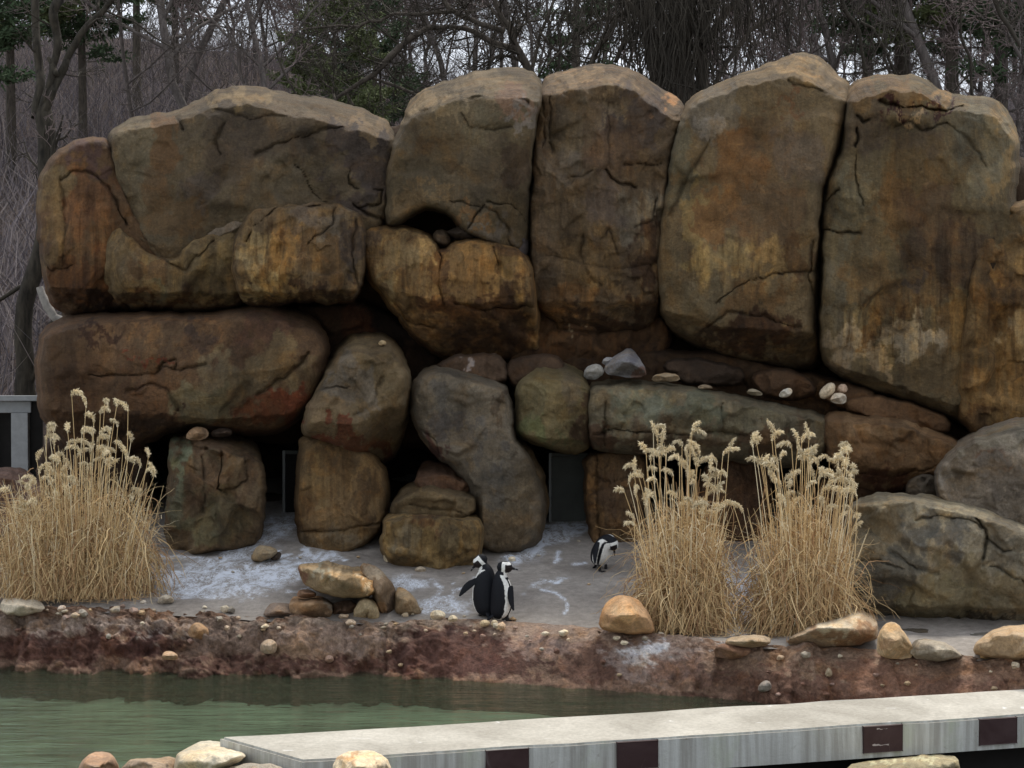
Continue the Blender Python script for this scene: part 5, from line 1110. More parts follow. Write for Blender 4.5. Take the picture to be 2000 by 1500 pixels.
# conifers
def make_conifer(seed, H, spread, crown0, dens=1.0, pine=False, mat=M_NEEDLE):
    rg = np.random.RandomState(seed)
    tv_ = tubes([([(0, 0, -.3), (.05, .03, H * .5), (0, 0, H)], [H * .018, H * .012, .02])], 6)
    br = []; nd = []
    nbr = int(85 * dens)
    for i in range(nbr):
        s = rg.rand() ** .9; z = H * (crown0 + (1 - crown0) * s); L_ = spread * ((1 - s) ** .75 + .08) * rg.uniform(.7, 1.15)
        if pine: L_ = spread * (.35 + .65 * math.sin(math.pi * min(1, .2 + s * .85))) * rg.uniform(.5, 1.1)
        a = rg.uniform(0, 6.28); d = np.array([math.cos(a), math.sin(a), -.12 if not pine else rg.uniform(-.1, .5)])
        n = 5; pts = [np.array([0, 0, z]) + d * L_ * k / (n - 1) + np.array([0, 0, .12 * L_ * (k / (n - 1)) ** 2]) for k in range(n)]
        br.append((pts, np.linspace(.03, .006, n)))
        for q in range(int(L_ * (60 if not pine else 75))):
            f = rg.uniform(.25 if not pine else .45, 1.02); k = min(int(f * (n - 1)), n - 2); u = f * (n - 1) - k
            p = pts[k] * (1 - u) + pts[k + 1] * u + rg.randn(3) * (.06 if not pine else .14) * (1, 1, .6)
            dv = unit(d * .5 + rg.randn(3) * .8 + np.array([0, 0, .1])) * rg.uniform(.10, .26)
            sdv = unit(np.cross(dv, rg.randn(3)))
            nd.append((np.stack([p, p + dv]), [.075, .03], sdv, (1, 1, 1)))
    Vn, Fn, _ = ribbons(nd); Vb, Fb, _ = tubes(br, 3)
    tvv = (np.vstack([tv_[0], Vb]), np.vstack([tv_[1], Fb + len(tv_[0])]))
    def mk(nm, d_, mt):
        o = fast_mesh(nm, d_[0], d_[1], mt, smooth=False); me = o.data; bpy.data.objects.remove(o); return me
    return (mk('trunk', tvv, M_BARK), mk('crown', (Vn, Fn), mat))
CF = [make_conifer(1, 9, 2.0, .1), make_conifer(2, 10, 1.6, .15), make_conifer(3, 12, 2.6, .35, 1.2, True), make_conifer(4, 12, 2.8, .4, 1.1, True, M_NEEDLE2)]
for (px, Y_, v_, s, lb) in [
    (1128, 34, 1, .85, 'narrow dark spruce standing against the sky behind the central joint of the boulders'),
    (655, 31, 3, .46, 'low green pine on the slope behind the hump of the widest boulder'),
    (735, 34, 2, .5, 'dark green pine behind the dark arching limbs'),
    (1755, 36, 2, 1.05, 'tall dark pine behind the broad stained boulder'),
    (1860, 34, 3, .95, 'tall yellowish green pine right of the dark pine at the right'),
    (1950, 40, 2, 1.05, 'dark pine near the right edge behind the others'),
    (2050, 33, 2, .9, 'pine at the right edge of the view with drooping boughs'),
    (1690, 46, 2, .95, 'far dark pine just left of the tall dark pine'),
    (25, 36, 3, .66, 'yellowish green pine at the left edge on the ridge'),
    (-60, 33, 2, .7, 'dark pine cut by the left edge of the view'),
    (165, 38, 2, .62, 'dark pine right of the forked foreground trunk'),
    (270, 44, 3, .66, 'yellowish green pine on the ridge right of the dark pine'),
    (345, 48, 2, .6, 'small dark pine on the ridge, rightmost of the pines left of the hump'),
    (150, 24, 0, .16, 'low green shrub-like conifer just above the far left boulder'),
    (285, 30, 0, .2, 'small dark conifer bush behind the shoulder of the widest boulder')]:
    x = (px - 1000) / 3000 * Y_
    place_tree(v_, x, Y_, float(HZ(x, Y_)) - (.1 if s > .3 else -.3), s, rt.uniform(0, 6), lb, None, CF, 'conifer_tree')

# explicit trees near the wall, limbs laid out one by one
def limb(pts, Y_, jit=.0, seed=0):
    """pts: (px, py, width px) at depth Y_"""
    rg = np.random.RandomState(seed); q = np.asarray(pts, float)
    n = len(q); tt_ = np.linspace(0, n - 1, (n - 1) * 5 + 1); x = np.interp(tt_, range(n), q[:, 0]); y = np.interp(tt_, range(n), q[:, 1]); w = np.interp(tt_, range(n), q[:, 2])
    x = x + vn(tt_ * .9, tt_ * 0, s=seed) * w.mean() * .5; y = y + vn(tt_ * .9 + 50, tt_ * 0, s=seed) * w.mean() * .35
    Yv = Y_ + jit * np.cumsum(rg.randn(len(x))) * .12
    X_, Yv, Z_ = P(x, y, Yv)
    return (np.stack([X_, Yv, Z_], 1), w / 2 / 3000 * Y_)
def explicit_tree(name, label, limbs, Y_, twigs=3, seed=0, tw=M_TWIGD, bark=M_BARK, L0=1.1, droop=0.0, up=.15, kids=(0, 5, 4), jit=.25):
    rg = np.random.RandomState(seed)
    ls = [limb(l_, Y_, jit if i else .03, seed + i) for i, l_ in enumerate(limbs)]
    out = {}
    for p, r in ls:
        ln = np.linalg.norm(np.diff(p, axis=0), axis=1).sum()
        for k in range(int(ln * twigs)):
            i = rg.randint(len(p) // 6, len(p) - 1); d = unit(p[i + 1] - p[i])
            nd = unit(d * rg.uniform(.1, .7) + unit(np.cross(d, rg.randn(3))))
            grow(out, p[i], nd, L0 * rg.uniform(.5, 1.3), max(.008, min(r[i] * .35, .025)), 1, rg, up, 3, (0,) + kids[1:], .25, .55, droop)
    base = Vector(ls[0][0][0]); t_ = empty(name, base, label, 'tree')
    mi = Matrix.Translation(-base)
    o = fast_mesh('trunk', *tubes([ls[0]], 12)[:2], bark, t_, origin=None); o.matrix_parent_inverse = mi
    for q in ls[1:]:
        o = fast_mesh('limb', *tubes([q], 8)[:2], bark, t_); o.matrix_parent_inverse = mi
    if out:
        o = fast_mesh('twigs', *tubes([(p, np.maximum(r, .0045)) for l in out for p, r in out[l]], 3)[:2], tw, t_); o.matrix_parent_inverse = mi; o['kind'] = 'stuff'
    return t_
explicit_tree('forked_tree', 'forked leafless tree with greenish grey bark rising at the left edge beside the boulders',
    [[(48, 790, 44), (54, 740, 38), (62, 650, 34), (70, 500, 34), (80, 350, 32), (84, 250, 36), (84, 215, 34)],
     [(80, 235, 22), (74, 160, 18), (68, 90, 16), (62, 0, 16), (60, -120, 14)],
     [(86, 225, 16), (98, 150, 14), (104, 100, 15), (110, 40, 18), (114, 0, 19), (116, -130, 16)],
     [(86, 235, 20), (100, 185, 18), (114, 150, 17), (136, 110, 14), (160, 70, 13), (190, 32, 12), (212, 0, 11), (250, -60, 8)],
     [(118, 150, 12), (110, 140, 10), (98, 112, 8)], [(60, 560, 10), (40, 560, 9), (10, 580, 8), (-40, 610, 6)], [(190, 30, 6), (192, 5, 6), (195, -40, 4)],
     [(200, 20, 4), (230, 32, 4), (262, 42, 3), (300, 70, 3), (340, 95, 2)], [(94, 330, 6), (104, 300, 5), (118, 260, 4), (122, 240, 3)], [(52, 770, 16), (80, 690, 12), (104, 636, 11), (118, 622, 9)]],
    21.0, .9, 31, M_TWIGD, M_BARK_PALE, .8)
t_ = explicit_tree('broken_branch', 'pale broken branch stub poking out beside the joint of the left boulders', [[(84, 560, 14), (96, 600, 18), (112, 620, 16), (140, 625, 9)]], 20.4, 0, 35, bark=simple('bare_wood', (0.28, 0.26, 0.23), .9, .3, 12)); t_['category'] = 'branch'
explicit_tree('arching_tree', 'leafless tree with dark arching limbs reaching left over the domed boulder',
    [[(1075, 300, 30), (1062, 200, 22), (1045, 150, 18), (1025, 110, 15), (1000, 68, 14), (975, 40, 10), (950, -20, 8)],
     [(1000, 92, 12), (960, 86, 12), (925, 64, 10), (880, 50, 9), (835, 52, 10), (800, 74, 12), (760, 112, 14), (722, 150, 11), (695, 168, 9), (668, 182, 7), (650, 196, 6)],
     [(985, 60, 11), (940, 48, 10), (900, 28, 9), (885, 22, 8), (830, 26, 7), (775, 26, 7), (745, 42, 6), (720, 40, 6), (700, 54, 5), (660, 50, 4), (590, 58, 3)],
     [(905, 32, 9), (880, 20, 9), (865, 0, 9), (850, -40, 8)], [(722, 152, 5), (770, 166, 6), (806, 182, 6), (830, 196, 5)], [(672, 178, 4), (690, 206, 4)], [(655, 192, 5), (650, 172, 5), (622, 154, 3)],
     [(775, 98, 5), (790, 120, 4), (780, 160, 3)], [(1040, 130, 7), (1055, 70, 6), (1085, 0, 6), (1100, -50, 5)], [(1050, 60, 6), (1075, 85, 6), (1098, 106, 6), (1108, 120, 5)],
     [(1045, 150, 9), (1015, 118, 7), (985, 108, 6), (950, 120, 4), (920, 135, 3)], [(1010, 80, 5), (960, 20, 4), (940, -30, 3)]], 25.0, 6.5, 41, M_TWIGD, M_BARK, 1.1)
explicit_tree('arching_tree', 'leafless tree with a bowed dark limb rising behind the crown of the pillar-like boulder',
    [[(1125, 220, 12), (1140, 148, 11), (1165, 110, 12), (1182, 72, 11), (1198, 38, 11), (1212, 28, 9), (1240, 22, 8), (1270, -20, 7)],
     [(1070, 130, 4), (1100, 96, 5), (1130, 70, 5), (1160, 44, 6), (1200, 32, 7)], [(1200, 120, 8), (1218, 88, 9), (1235, 72, 8), (1262, 50, 6)],
     [(1185, 65, 5), (1190, 20, 4), (1188, -30, 3)]], 24.0, 6, 51, M_TWIGD, M_BARK, 1.0)
# weeping tree
rw = np.random.RandomState(77)
lw = [[(1320, 330, 60), (1322, 230, 56), (1318, 150, 54), (1312, 60, 52), (1310, -80, 44)], [(1285, 320, 30), (1280, 200, 26), (1272, 80, 24), (1262, -60, 20)], [(1370, 330, 26), (1362, 200, 24), (1372, 90, 22), (1392, -50, 18)],
      [(1365, 100, 16), (1410, 30, 13), (1450, -20, 10), (1510, -50, 8), (1600, -40, 6)], [(1275, 60, 14), (1240, 20, 12), (1190, -30, 10), (1120, -40, 6)], [(1320, 20, 14), (1440, -60, 12), (1560, -90, 9), (1700, -70, 6)],
      [(1298, 150, 10), (1292, 90, 10), (1290, 40, 9), (1270, -20, 8)], [(1380, 200, 10), (1420, 120, 9), (1470, 60, 8), (1540, 20, 5)], [(1340, 120, 12), (1350, 60, 11), (1335, 0, 10)]]
wt = explicit_tree('weeping_tree', 'dense weeping tree with a broad dark trunk and hanging twigs behind the tall boulders', lw, 23.5, 3.5, 61, M_TWIGD, M_BARK, .9, .6, -.1)
pol = []
for k in range(680):
    q = rw.rand()
    px = rw.normal(1325, 46) if q < .5 else rw.uniform(1210, 1480) if q < .7 else rw.uniform(1080, 1780)
    y0 = rw.uniform(-160, 90) if q < .55 else rw.uniform(-160, 30); Ln = rw.uniform(90, 260) if q < .8 else rw.uniform(70, 230)
    n = 9; x = px + np.cumsum(rw.randn(n)) * 4.5 + (rw.randn() * 5) * np.arange(n) * .5; y = y0 + np.linspace(0, 1, n) * Ln
    X_, Yv, Z_ = P(x, y, 23.5 + rw.uniform(-1.3, 1.3) + np.cumsum(rw.randn(n)) * .03)
    pol.append((np.stack([X_, Yv, Z_], 1), np.linspace(rw.uniform(.007, .016) if k % 25 else .032, .004, n)))
o = fast_mesh('hanging_twigs', *tubes(pol, 3)[:2], M_TWIGD, wt); o.matrix_parent_inverse = Matrix.Translation(-wt.location); o['kind'] = 'stuff'
explicit_tree('bare_sapling', 'thin dark leafless sapling with hanging forked branches behind the long crooked joint',
    [[(1690, 230, 6), (1692, 170, 6), (1684, 110, 6), (1676, 60, 8), (1664, 36, 9), (1652, 16, 9), (1640, -30, 9)], [(1680, 42, 7), (1704, 54, 6), (1722, 88, 6), (1738, 120, 5), (1758, 160, 4)], [(1676, 60, 6), (1672, 100, 4), (1670, 150, 3)], [(1700, 52, 4), (1740, 40, 4), (1790, 44, 3)]], 24.5, 5, 71, M_TWIGD, M_TWIGD, .7)
explicit_tree('bare_sapling', 'pale crooked sapling behind the right shoulder of the broad stained boulder',
    [[(1905, 230, 5), (1900, 180, 6), (1896, 120, 6), (1880, 80, 5), (1876, 40, 4), (1870, -20, 4)], [(1898, 140, 4), (1880, 160, 3), (1862, 180, 2)]], 24.5, 4, 73, M_TWIG2, M_BARK_PALE, .7)
explicit_tree('bare_sapling', 'dark slanting limb tree cut by the top right corner of the view',
    [[(1990, 90, 6), (1975, 60, 8), (1958, 30, 9), (1940, -20, 10)], [(1970, 50, 4), (2000, 20, 4), (2040, 0, 3)]], 24.0, 5, 75, M_TWIGD, M_TWIGD, .8)
explicit_tree('bare_sapling', 'thin pale sapling beside the shoulder of the far left boulder',
    [[(100, 330, 6), (104, 290, 5), (112, 255, 4), (124, 225, 3)], [(104, 300, 4), (90, 270, 3), (86, 250, 2)]], 20.6, 4, 79, M_TWIG2, M_BARK_PALE, .5)
explicit_tree('bare_sapling', 'slim sapling rising behind the hump of the widest boulder',
    [[(590, 215, 4), (575, 180, 4), (560, 150, 4), (545, 115, 4), (530, 60, 3)], [(548, 122, 3), (552, 100, 3), (565, 80, 2)]], 24, 4, 81, M_TWIG2, M_BARK_PALE, .7)

# ------------------------------------------------------------------ dry reed clumps
STRAW = [np.array(c_) for c_ in ((.68, .49, .25), (.76, .58, .32), (.55, .36, .17), (.40, .24, .12), (.86, .74, .50))]
def plume(tip, d, rg, L_=.17, fat=.026):
    """drooping feathery head that starts at the stem tip"""
    pts = [np.array(tip, float)]; dd = unit(np.array(d, float)); side = unit(np.array([rg.choice([-1, 1]) * rg.uniform(.3, 1), rg.uniform(-.9, .9), 0])); hook = rg.uniform(.08, .42)
    n = 7
    for k in range(n - 1):
        dd = unit(dd + side * hook + np.array([0, 0, -hook if k > 1 else .05]) + rg.randn(3) * .08); pts.append(pts[-1] + dd * L_ / (n - 1))
    pl = []; base = STRAW[4] * rg.uniform(.8, 1.12)
    for q in range(int(230 * L_ / .17)):
        f = rg.rand() ** .85 * .99; i = int(f * (n - 1)); u = f * (n - 1) - i; p = pts[i] * (1 - u) + pts[i + 1] * u
        ax = unit(pts[i + 1] - pts[i]); rd = unit(np.cross(ax, rg.randn(3)))
        fq = fat * .8 * math.sin(math.pi * (.12 + .78 * f)) * rg.uniform(.2, 1.3)
        e = p + rd * fq + ax * rg.uniform(-.004, .035) + np.array([0, 0, -rg.uniform(.002, .03)])
        pl.append((np.stack([p, (p + e) / 2 + rd * .005, e]), [.004, .007, .002], unit(np.cross(ax + rg.randn(3) * .6, rd)), base * rg.uniform(.7, 1.15)))
    return pl
def reed_clump(name, label, base_px, base_py, tips, sx_px, seed, nleaf=1700, nthin=150, xr=None, hl=.75):
    rg = np.random.RandomState(seed)
    Y_ = Yat(base_px, base_py) + .25; c0 = PV(base_px, base_py, Y_); c0.z = float(GZ(Y_)) if Y_ > 14 else 0.0
    cl = empty(name, c0, label, 'reeds', 'dry reed clumps'); mi = Matrix.Translation(-c0)
    sm = sx_px / 3000 * Y_                    # half width, metres
    extra = []
    for (tx, ty) in tips:
        dY = rg.uniform(-.3, .3); T_ = np.array(P(tx, ty, Y_ + dY)).astype(float)
        bx = c0.x + (T_[0] - c0.x) * rg.uniform(.55, .85) + rg.randn() * .04; B_ = np.array([bx, Y_ + dY * .6, c0.z - .02])
        n = 8; s = np.linspace(0, 1, n)[:, None]; p = B_ * (1 - s) + T_ * s
        p[:, 0] += np.sin(s[:, 0] * math.pi) * rg.randn() * .02 - (T_[0] - B_[0]) * .22 * np.sin(s[:, 0] * math.pi)
        col = STRAW[rg.choice([0, 0, 1, 4])] * rg.uniform(.85, 1.1)
        V_, F_, C_ = tubes([(p, np.linspace(.0050, .0028, n), col)], 4)
        st_ = fast_mesh('stem', V_, F_, M_COL, cl, C_); st_.matrix_parent_inverse = mi
        V_, F_, C_ = ribbons(plume(T_, p[-1] - p[-2], rg, rg.uniform(.10, .19), rg.uniform(.026, .046)))
        pm = fast_mesh('plume', V_, F_, M_COL, st_, C_); pm.matrix_parent_inverse = Matrix.Identity(4)
        pm.matrix_parent_inverse = (mi).inverted() @ mi
    pol = []
    for k in range(nthin):
        u = rg.uniform(-1, 1); bx = c0.x + u * sm * .8; h_ = rg.uniform(.6, 1.5) * (1 - .3 * abs(u)); yb = Y_ + rg.uniform(-.3, .3)
        ln = u * .16 + rg.randn() * .07; n = 6; s = np.linspace(0, 1, n)
        p = np.stack([bx + ln * s ** 1.6 * h_, yb + rg.randn() * .1 * s, c0.z + h_ * s], 1); p[:, 0] += rg.randn(n) * .006
        pol.append((p, np.linspace(.008, .003, n), (1, 0, 0), STRAW[rg.randint(5)] * rg.uniform(.8, 1.1)))
    for k in range(nleaf):
        u = np.clip(rg.randn() * .5, -1.05, 1.05); v0 = rg.uniform(-1, 1) * .32; bx = c0.x + u * sm * .85
        z0 = c0.z + abs(rg.randn()) * .34; a = rg.uniform(0, 6.28); Ln = rg.uniform(.25, .75)
        if rg.rand() < .4: a = 0 if u > 0 else math.pi
        d = unit(np.array([math.cos(a) * .5, math.sin(a) * .4, rg.uniform(.1, 1.2)])); cur = rg.uniform(.15, .95); n = 10
        p = [np.array([bx, Y_ + v0, z0])]; tw_ = rg.randn(3) * .2
        for i in range(n - 1):
            d = unit(d + np.array([0, 0, -cur]) + tw_ + rg.randn(3) * .28); nx = p[-1] + d * Ln / (n - 1)
            nx[2] = max(nx[2], c0.z + .01); p.append(nx)
        w_ = rg.uniform(.005, .012)
        shade = [0, 2, 3, 3, 2, 1, 0][rg.randint(7)]; cf = .55 + .5 * rg.rand()
        pol.append((p, np.linspace(w_, w_ * .35, n), unit(np.array([1, rg.randn() * .3, rg.randn() * .5])), STRAW[shade] * cf))
    for k in range(nleaf // 3):
        u = rg.uniform(-1, 1); bx = c0.x + u * sm * .9; z0 = c0.z + rg.uniform(.3, 1.15) * (1 - .3 * abs(u)); Ln = rg.uniform(.15, .4)
        d = unit(np.array([rg.randn() * .6 + u * .3, rg.randn() * .4, rg.uniform(.2, 1.3)])); p = [np.array([bx, Y_ + rg.uniform(-.3, .3), z0])]
        for i in range(6): d = unit(d + rg.randn(3) * .3 + np.array([0, 0, -.18])); p.append(p[-1] + d * Ln / 6)
        pol.append((p, np.linspace(.006, .002, 7), unit(np.array([1, rg.randn() * .3, rg.randn() * .5])), STRAW[rg.choice([0, 1, 4, 2])] * rg.uniform(.7, 1.05)))
    V_, F_, C_ = ribbons(pol)
    lf = fast_mesh('leaves', V_, F_, M_COL, cl, C_); lf.matrix_parent_inverse = mi; lf['kind'] = 'stuff'
    return cl
def jitter_tips(ts, n, rg, x0, x1, ytop):
    ts = list(ts)
    for k in range(n):
        x = rg.uniform(x0, x1); ts.append((x, ytop(x) + rg.uniform(10, 130)))
    return ts
rj = np.random.RandomState(3)
L1 = [(140, 772), (168, 795), (205, 788), (228, 792), (250, 802), (196, 806), (92, 838), (132, 842), (160, 846), (106, 872), (118, 902), (72, 898), (150, 892), (230, 832), (256, 862), (214, 852), (246, 896), (290, 892), (300, 932), (284, 922), (190, 862), (176, 884), (100, 952), (58, 955), (30, 1004), (20, 960), (88, 860), (96, 846), (240, 880), (262, 905)]
reed_clump('reed_clump', 'broad clump of dry golden reeds with pale drooping plumes at the left of the shelf', 150, 1178, jitter_tips(L1, 44, rj, 40, 280, lambda x: 800 + abs(x - 190) * .9), 160, 11, 3800, 380)
L2 = [(1352, 838), (1348, 852), (1276, 846), (1284, 856), (1292, 872), (1262, 884), (1300, 884), (1332, 872), (1366, 888), (1330, 902), (1424, 878), (1412, 888), (1400, 906), (1384, 922), (1402, 932), (1244, 918), (1228, 942), (1220, 962), (1346, 922), (1356, 990), (1384, 950), (1396, 960), (1340, 880), (1270, 900)]
reed_clump('reed_clump', 'middle clump of dry reeds right of the bent penguin', 1335, 1236, jitter_tips(L2, 34, rj, 1225, 1410, lambda x: 860 + abs(x - 1320) * .5), 80, 12, 2800, 240)
L3 = [(1512, 850), (1508, 862), (1546, 872), (1580, 858), (1566, 862), (1558, 874), (1524, 898), (1520, 906), (1654, 884), (1640, 888), (1660, 876), (1620, 898), (1664, 918), (1660, 932), (1650, 948), (1668, 958), (1674, 968), (1630, 942), (1600, 922), (1590, 938), (1580, 902), (1540, 942), (1674, 1012), (1664, 1042), (1602, 962), (1650, 972), (1452, 1000), (1432, 986), (1470, 872), (1478, 868), (1540, 955), (1645, 900), (1655, 905)]
reed_clump('reed_clump', 'right-hand clump of dry reeds between the middle clump and the cracked boulder', 1565, 1240, jitter_tips(L3, 34, rj, 1480, 1670, lambda x: 870 + abs(x - 1560) * .3), 86, 13, 2900, 260)

# ------------------------------------------------------------------ penguins
m, t, b = new_mat('plumage', 0.65, 0.2)
at_ = node(t, 'ShaderNodeAttribute', attribute_name='Col'); tcn = t.nodes.new('ShaderNodeTexCoord')
c = mixc(t, 1.0, at_.outputs['Color'], remap(t, noise(t, tcn.outputs['Object'], 45, 5, .7), .3, .7, .8, 1.2), 'MULTIPLY'); t.links.new(c, b.inputs['Base Color'])
bp = node(t, 'ShaderNodeBump', Strength=0.25, Distance=0.004); t.links.new(noise(t, tcn.outputs['Object'], 160, 3, .6), bp.inputs['Height']); t.links.new(bp.outputs[0], b.inputs['Normal'])
M_PLUME = m
def rotm(ax, deg): return np.array(Matrix.Rotation(math.radians(deg), 3, ax))
def penguin(label, loc, yaw, chain, headc, headdir, flips, feet=((.035, .045), (.035, -.045)), headr=.064, mir=1):
    """local frame: +x the belly side, +y its left. chain: (x, y, z, rx, ry). flips: per side (shoulder, tip)"""
    E = []   # centre, rotation, radii, class, param
    ch = np.array(chain, float); n = len(ch); tt_ = np.linspace(0, n - 1, 46)
    def smooth(col):
        xs = np.arange(n); out = []
        for q in tt_:
            i = int(min(q, n - 2)); u = q - i; p0, p1, p2, p3 = col[max(i - 1, 0)], col[i], col[i + 1], col[min(i + 2, n - 1)]
            out.append(.5 * (2 * p1 + (p2 - p0) * u + (2 * p0 - 5 * p1 + 4 * p2 - p3) * u * u + (3 * p1 - p0 - 3 * p2 + p3) * u ** 3))
        return np.array(out)
    cs = np.stack([smooth(ch[:, k]) for k in range(5)], 1)
    for k, q in enumerate(cs): E.append((q[:3], np.eye(3), np.array([q[3], q[4], (q[3] + q[4]) / 2 * .8]), 0, k))
    hc = np.array(headc, float); hd = unit(np.array(headdir, float)); lat = unit(np.cross([0, 0, 1], hd)); upv = np.cross(hd, lat)
    Rm = np.stack([hd, lat, upv], 1)
    E.append((hc, Rm, np.array([headr * 1.18, headr * .88, headr * .95]), 1, 0))
    for k in range(12):                                     # beak
        s = k / 11; c_ = hc + hd * (headr * .9 + .062 * s) + upv * (-.004 - .010 * s * s)
        E.append((c_, Rm, np.array([.012, .0115 * (1 - .55 * s), .016 * (1 - .5 * s)]), 2, s))
    for k in range(10):                                     # tail
        s = k / 9; c_ = np.array([-.06 - .075 * s, 0, .085 - .06 * s]); E.append((c_, rotm('Y', -38), np.array([.02, .032 * (1 - .4 * s), .011]), 3, 0))
    for (S_, T_, nv_) in flips:
        S_ = np.array(S_, float); T_ = np.array(T_, float); ax = unit(T_ - S_); nn = unit(np.array(nv_, float)); nn = unit(nn - ax * nn.dot(ax)); wd = np.cross(nn, ax); Rf = np.stack([ax, wd, nn], 1)
        bend = np.cross(ax, nn)
        for k in range(20):
            s = k / 19; wq = .034 * math.sin(math.pi * min(1, .22 + .70 * s)) + .004
            c_ = S_ + (T_ - S_) * s + bend * .014 * math.sin(s * math.pi); E.append((c_, Rf, np.array([.014, wq, .0065]), 4, s))
    for (fx_, fy_) in feet:
        for a_ in (-24, 0, 24):
            for k in range(6):
                s = k / 5; d_ = np.array([math.cos(math.radians(a_)), math.sin(math.radians(a_)), 0]); E.append((np.array([fx_, fy_, .008]) + d_ * .055 * s, np.eye(3), np.array([.009, .008, .007]), 5, s))
        for k in range(5): E.append((np.array([fx_ - .006, fy_, .012 + .012 * k]), np.eye(3), np.array([.017, .017, .012]), 5, 0))
    bm = bmesh.new()
    for (c_, R_, rr, cl_, pr) in E:
        M4 = Matrix.Translation(Vector(c_)) @ Matrix([[*(R_[i] * rr)] for i in range(3)]).to_4x4()
        bmesh.ops.create_icosphere(bm, subdivisions=2 if cl_ != 0 else 3, radius=1, matrix=M4)
    me = bpy.data.meshes.new('penguin'); bm.to_mesh(me); bm.free()
    o = bpy.data.objects.new('penguin', me); COL.objects.link(o)
    md = o.modifiers.new('r', 'REMESH'); md.mode = 'VOXEL'; md.voxel_size = .0042
    ms_ = o.modifiers.new('s', 'SMOOTH'); ms_.factor = .6; ms_.iterations = 3
    dg = bpy.context.evaluated_depsgraph_get(); me2 = bpy.data.meshes.new_from_object(o.evaluated_get(dg)); o.modifiers.clear(); o.data = me2; bpy.data.meshes.remove(me)
    me2.name = 'penguin'; me2.polygons.foreach_set('use_smooth', np.ones(len(me2.polygons), bool))
    co = np.empty(len(me2.vertices) * 3, np.float32); me2.vertices.foreach_get('co', co); co = co.reshape(-1, 3)
    best = np.full(len(co), 1e9); who = np.zeros(len(co), int)
    for k, (c_, R_, rr, cl_, pr) in enumerate(E):
        q = np.linalg.norm(((co - c_) @ R_) / rr, axis=1); q = q * (1 + (0.0 if cl_ in (0, 1) else -.03)); u = q < best; best[u] = q[u]; who[u] = k
    cls = np.array([e[3] for e in E])[who]; par = np.array([e[4] for e in E])[who]
    BLK, WHT, MSK = np.array([.007, .008, .011]), np.array([.74, .74, .70]), np.array([.016, .011, .010])
    C_ = np.tile(BLK, (len(co), 1))
    body = (cls == 0)
    ctr = np.array([E[k][0] for k in who]); dv = co - ctr
    # the bird's front turns with its head higher up
    tq = par / 45.0
    hv = hd.copy(); hv[2] = 0; hv = unit(hv) if np.linalg.norm(hv) > .05 else np.array([1.0, 0, 0])
    wq = sst((tq - .55) / .28)[:, None]; fr_ = np.array([1.0, 0, 0]) * (1 - wq) + hv * wq; fr_ /= np.linalg.norm(fr_, axis=1)[:, None] + 1e-9
    dh = dv.copy(); dh[:, 2] = 0; dh /= np.linalg.norm(dh, axis=1)[:, None] + 1e-9
    phi = np.degrees(np.arccos(np.clip((dh * fr_).sum(1), -1, 1)))
    nz = fbm(co[:, 0] * 40, co[:, 1] * 40, co[:, 2] * 40, s=3, o=2) * 3
    tor = body & (tq < .74)
    white = tor & (phi + nz < 99)
    band = tor & (((phi > 50) & (phi < 66) & (tq < .66)) | ((tq > .60) & (tq < .68) & (phi < 66)))
    C_[white & ~band] = WHT
    neck = body & (tq >= .74) & (phi < 58); C_[neck] = WHT
    hsel = (cls == 1) | (body & (np.linalg.norm(co - hc, axis=1) < headr * 1.25) & (tq > .9))
    dl = (co - hc) @ Rm; an = np.degrees(np.arctan2(np.linalg.norm(dl[:, 1:], axis=1), dl[:, 0])); vert = dl[:, 2] / headr
    C_[hsel] = BLK
    C_[hsel & (an < 112) & (vert < .80)] = WHT
    C_[hsel & (an < 78) & (vert < .42) & (vert > -.72)] = MSK
    C_[hsel & (an < 30)] = MSK
    C_[hsel & (vert > .80)] = BLK
    C_[(cls == 2)] = np.array([.014, .013, .014]); C_[(cls == 2) & (par > .6) & (par < .75)] = np.array([.12, .12, .12])
    for e in [k for k in range(len(E)) if E[k][3] == 4]: pass
    fl = (cls == 4)
    if fl.any():
        Rn = np.array([E[k][1][:, 2] for k in who[fl]]); s_ = ((co[fl] - ctr[fl]) * Rn).sum(1); 
        C_[fl] = np.where((s_ < -.002)[:, None], np.array([.30, .28, .28]), BLK)
    C_[cls == 5] = np.array([.02, .018, .018])
    a = me2.color_attributes.new('Col', 'FLOAT_COLOR', 'POINT'); cc = np.ones((len(co), 4), np.float32); cc[:, :3] = C_; a.data.foreach_set('color', cc.ravel())
    me2.materials.clear(); me2.materials.append(M_PLUME)
    o.location = loc; o.rotation_euler.z = math.radians(yaw)
    tag(o, label, 'penguin')
    # eyes
    for sgn in (1, -1):
        ep = hc + Rm @ np.array([headr * .62, sgn * headr * .70, headr * .22]); bm = bmesh.new(); bmesh.ops.create_uvsphere(bm, u_segments=12, v_segments=8, radius=.0065, matrix=Matrix.Translation(Vector(ep)))
        m3 = bpy.data.meshes.new('eye'); bm.to_mesh(m3); bm.free(); m3.materials.append(M_EYE); e_ = bpy.data.objects.new('eye', m3); COL.objects.link(e_); e_.parent = o
    return o
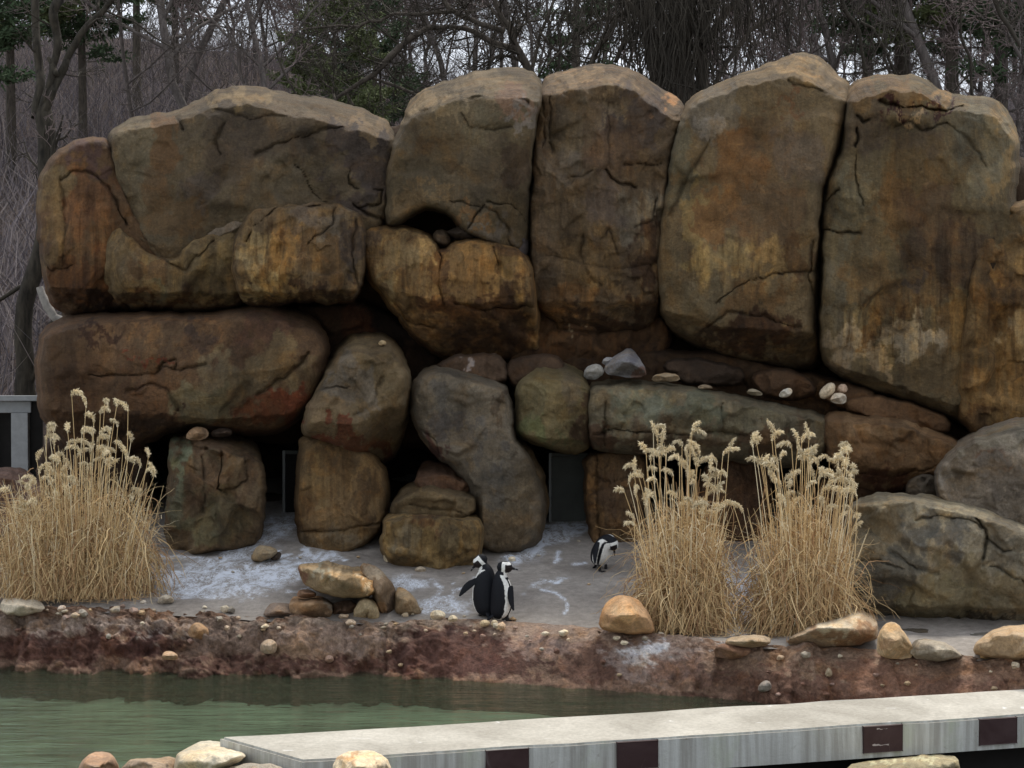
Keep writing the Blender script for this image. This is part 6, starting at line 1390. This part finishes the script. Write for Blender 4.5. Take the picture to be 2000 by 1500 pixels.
M_EYE = simple('eye_gloss', (.01, .008, .006), .15, .1, 5, spec=.6)
UP = [(-.05, 0, .065, .05, .06), (-.02, 0, .10, .10, .105), (-.002, 0, .17, .118, .125), (0, 0, .25, .116, .124), (-.005, 0, .33, .10, .108), (-.012, 0, .39, .080, .086), (-.012, 0, .44, .062, .066)]
def gp(px, py):
    Y_ = Yat(px, py); return (float(P(px, py, Y_)[0]), Y_, float(GZ(Y_)))
# yaw: 0 faces +x (to the right of the picture), 90 faces away
x_, y_, z_ = gp(948, 1209)
penguin('penguin seen from behind with its head bowed to the left and one flipper held out', (x_, y_ + .06, z_), 104,
        UP + [(-.004, .018, .485, .044, .044), (.002, .036, .515, .04, .04)], (.004, .050, .528), (.12, .72, -.62),
        [((-.03, .095, .355), (-.06, .255, .225), (-.9, -.2, .4)), ((0, -.105, .36), (-.02, -.145, .17), (0, -1, .2))])
x_, y_, z_ = gp(983, 1213)
penguin('penguin in front with its head turned to the right, white stripe down its flank', (x_ - .01, y_ - .02, z_), 24,
        [(a, b_, c_ * .95, d * .9, e * .9) for a, b_, c_, d, e in UP] + [(.0, -.004, .455, .043, .043), (.012, -.010, .485, .04, .04)], (.018, -.016, .497), (.83, -.55, -.06),
        [((.0, .10, .34), (-.02, .135, .16), (0, 1, .2)), ((.045, -.098, .325), (.045, -.150, .125), (.1, -1, .15))])
x_, y_, z_ = gp(1182, 1117)
BENT = [(-.09, 0, .105, .045, .05), (-.06, 0, .13, .088, .09), (-.03, 0, .18, .108, .11), (.0, 0, .24, .104, .11), (.03, 0, .295, .088, .096), (.060, 0, .330, .070, .074), (.092, 0, .338, .056, .058), (.118, 0, .325, .048, .048)]
penguin('bent-over penguin preening its chest beside the middle reed clump', (x_ - .02, y_, z_), -48, BENT, (.130, .004, .298), (.12, .25, -.95),
        [((.0, .10, .30), (-.06, .15, .12), (0, 1, .2)), ((.02, -.10, .30), (.05, -.17, .11), (.1, -1, .1))], ((.0, .045), (.0, -.045)))
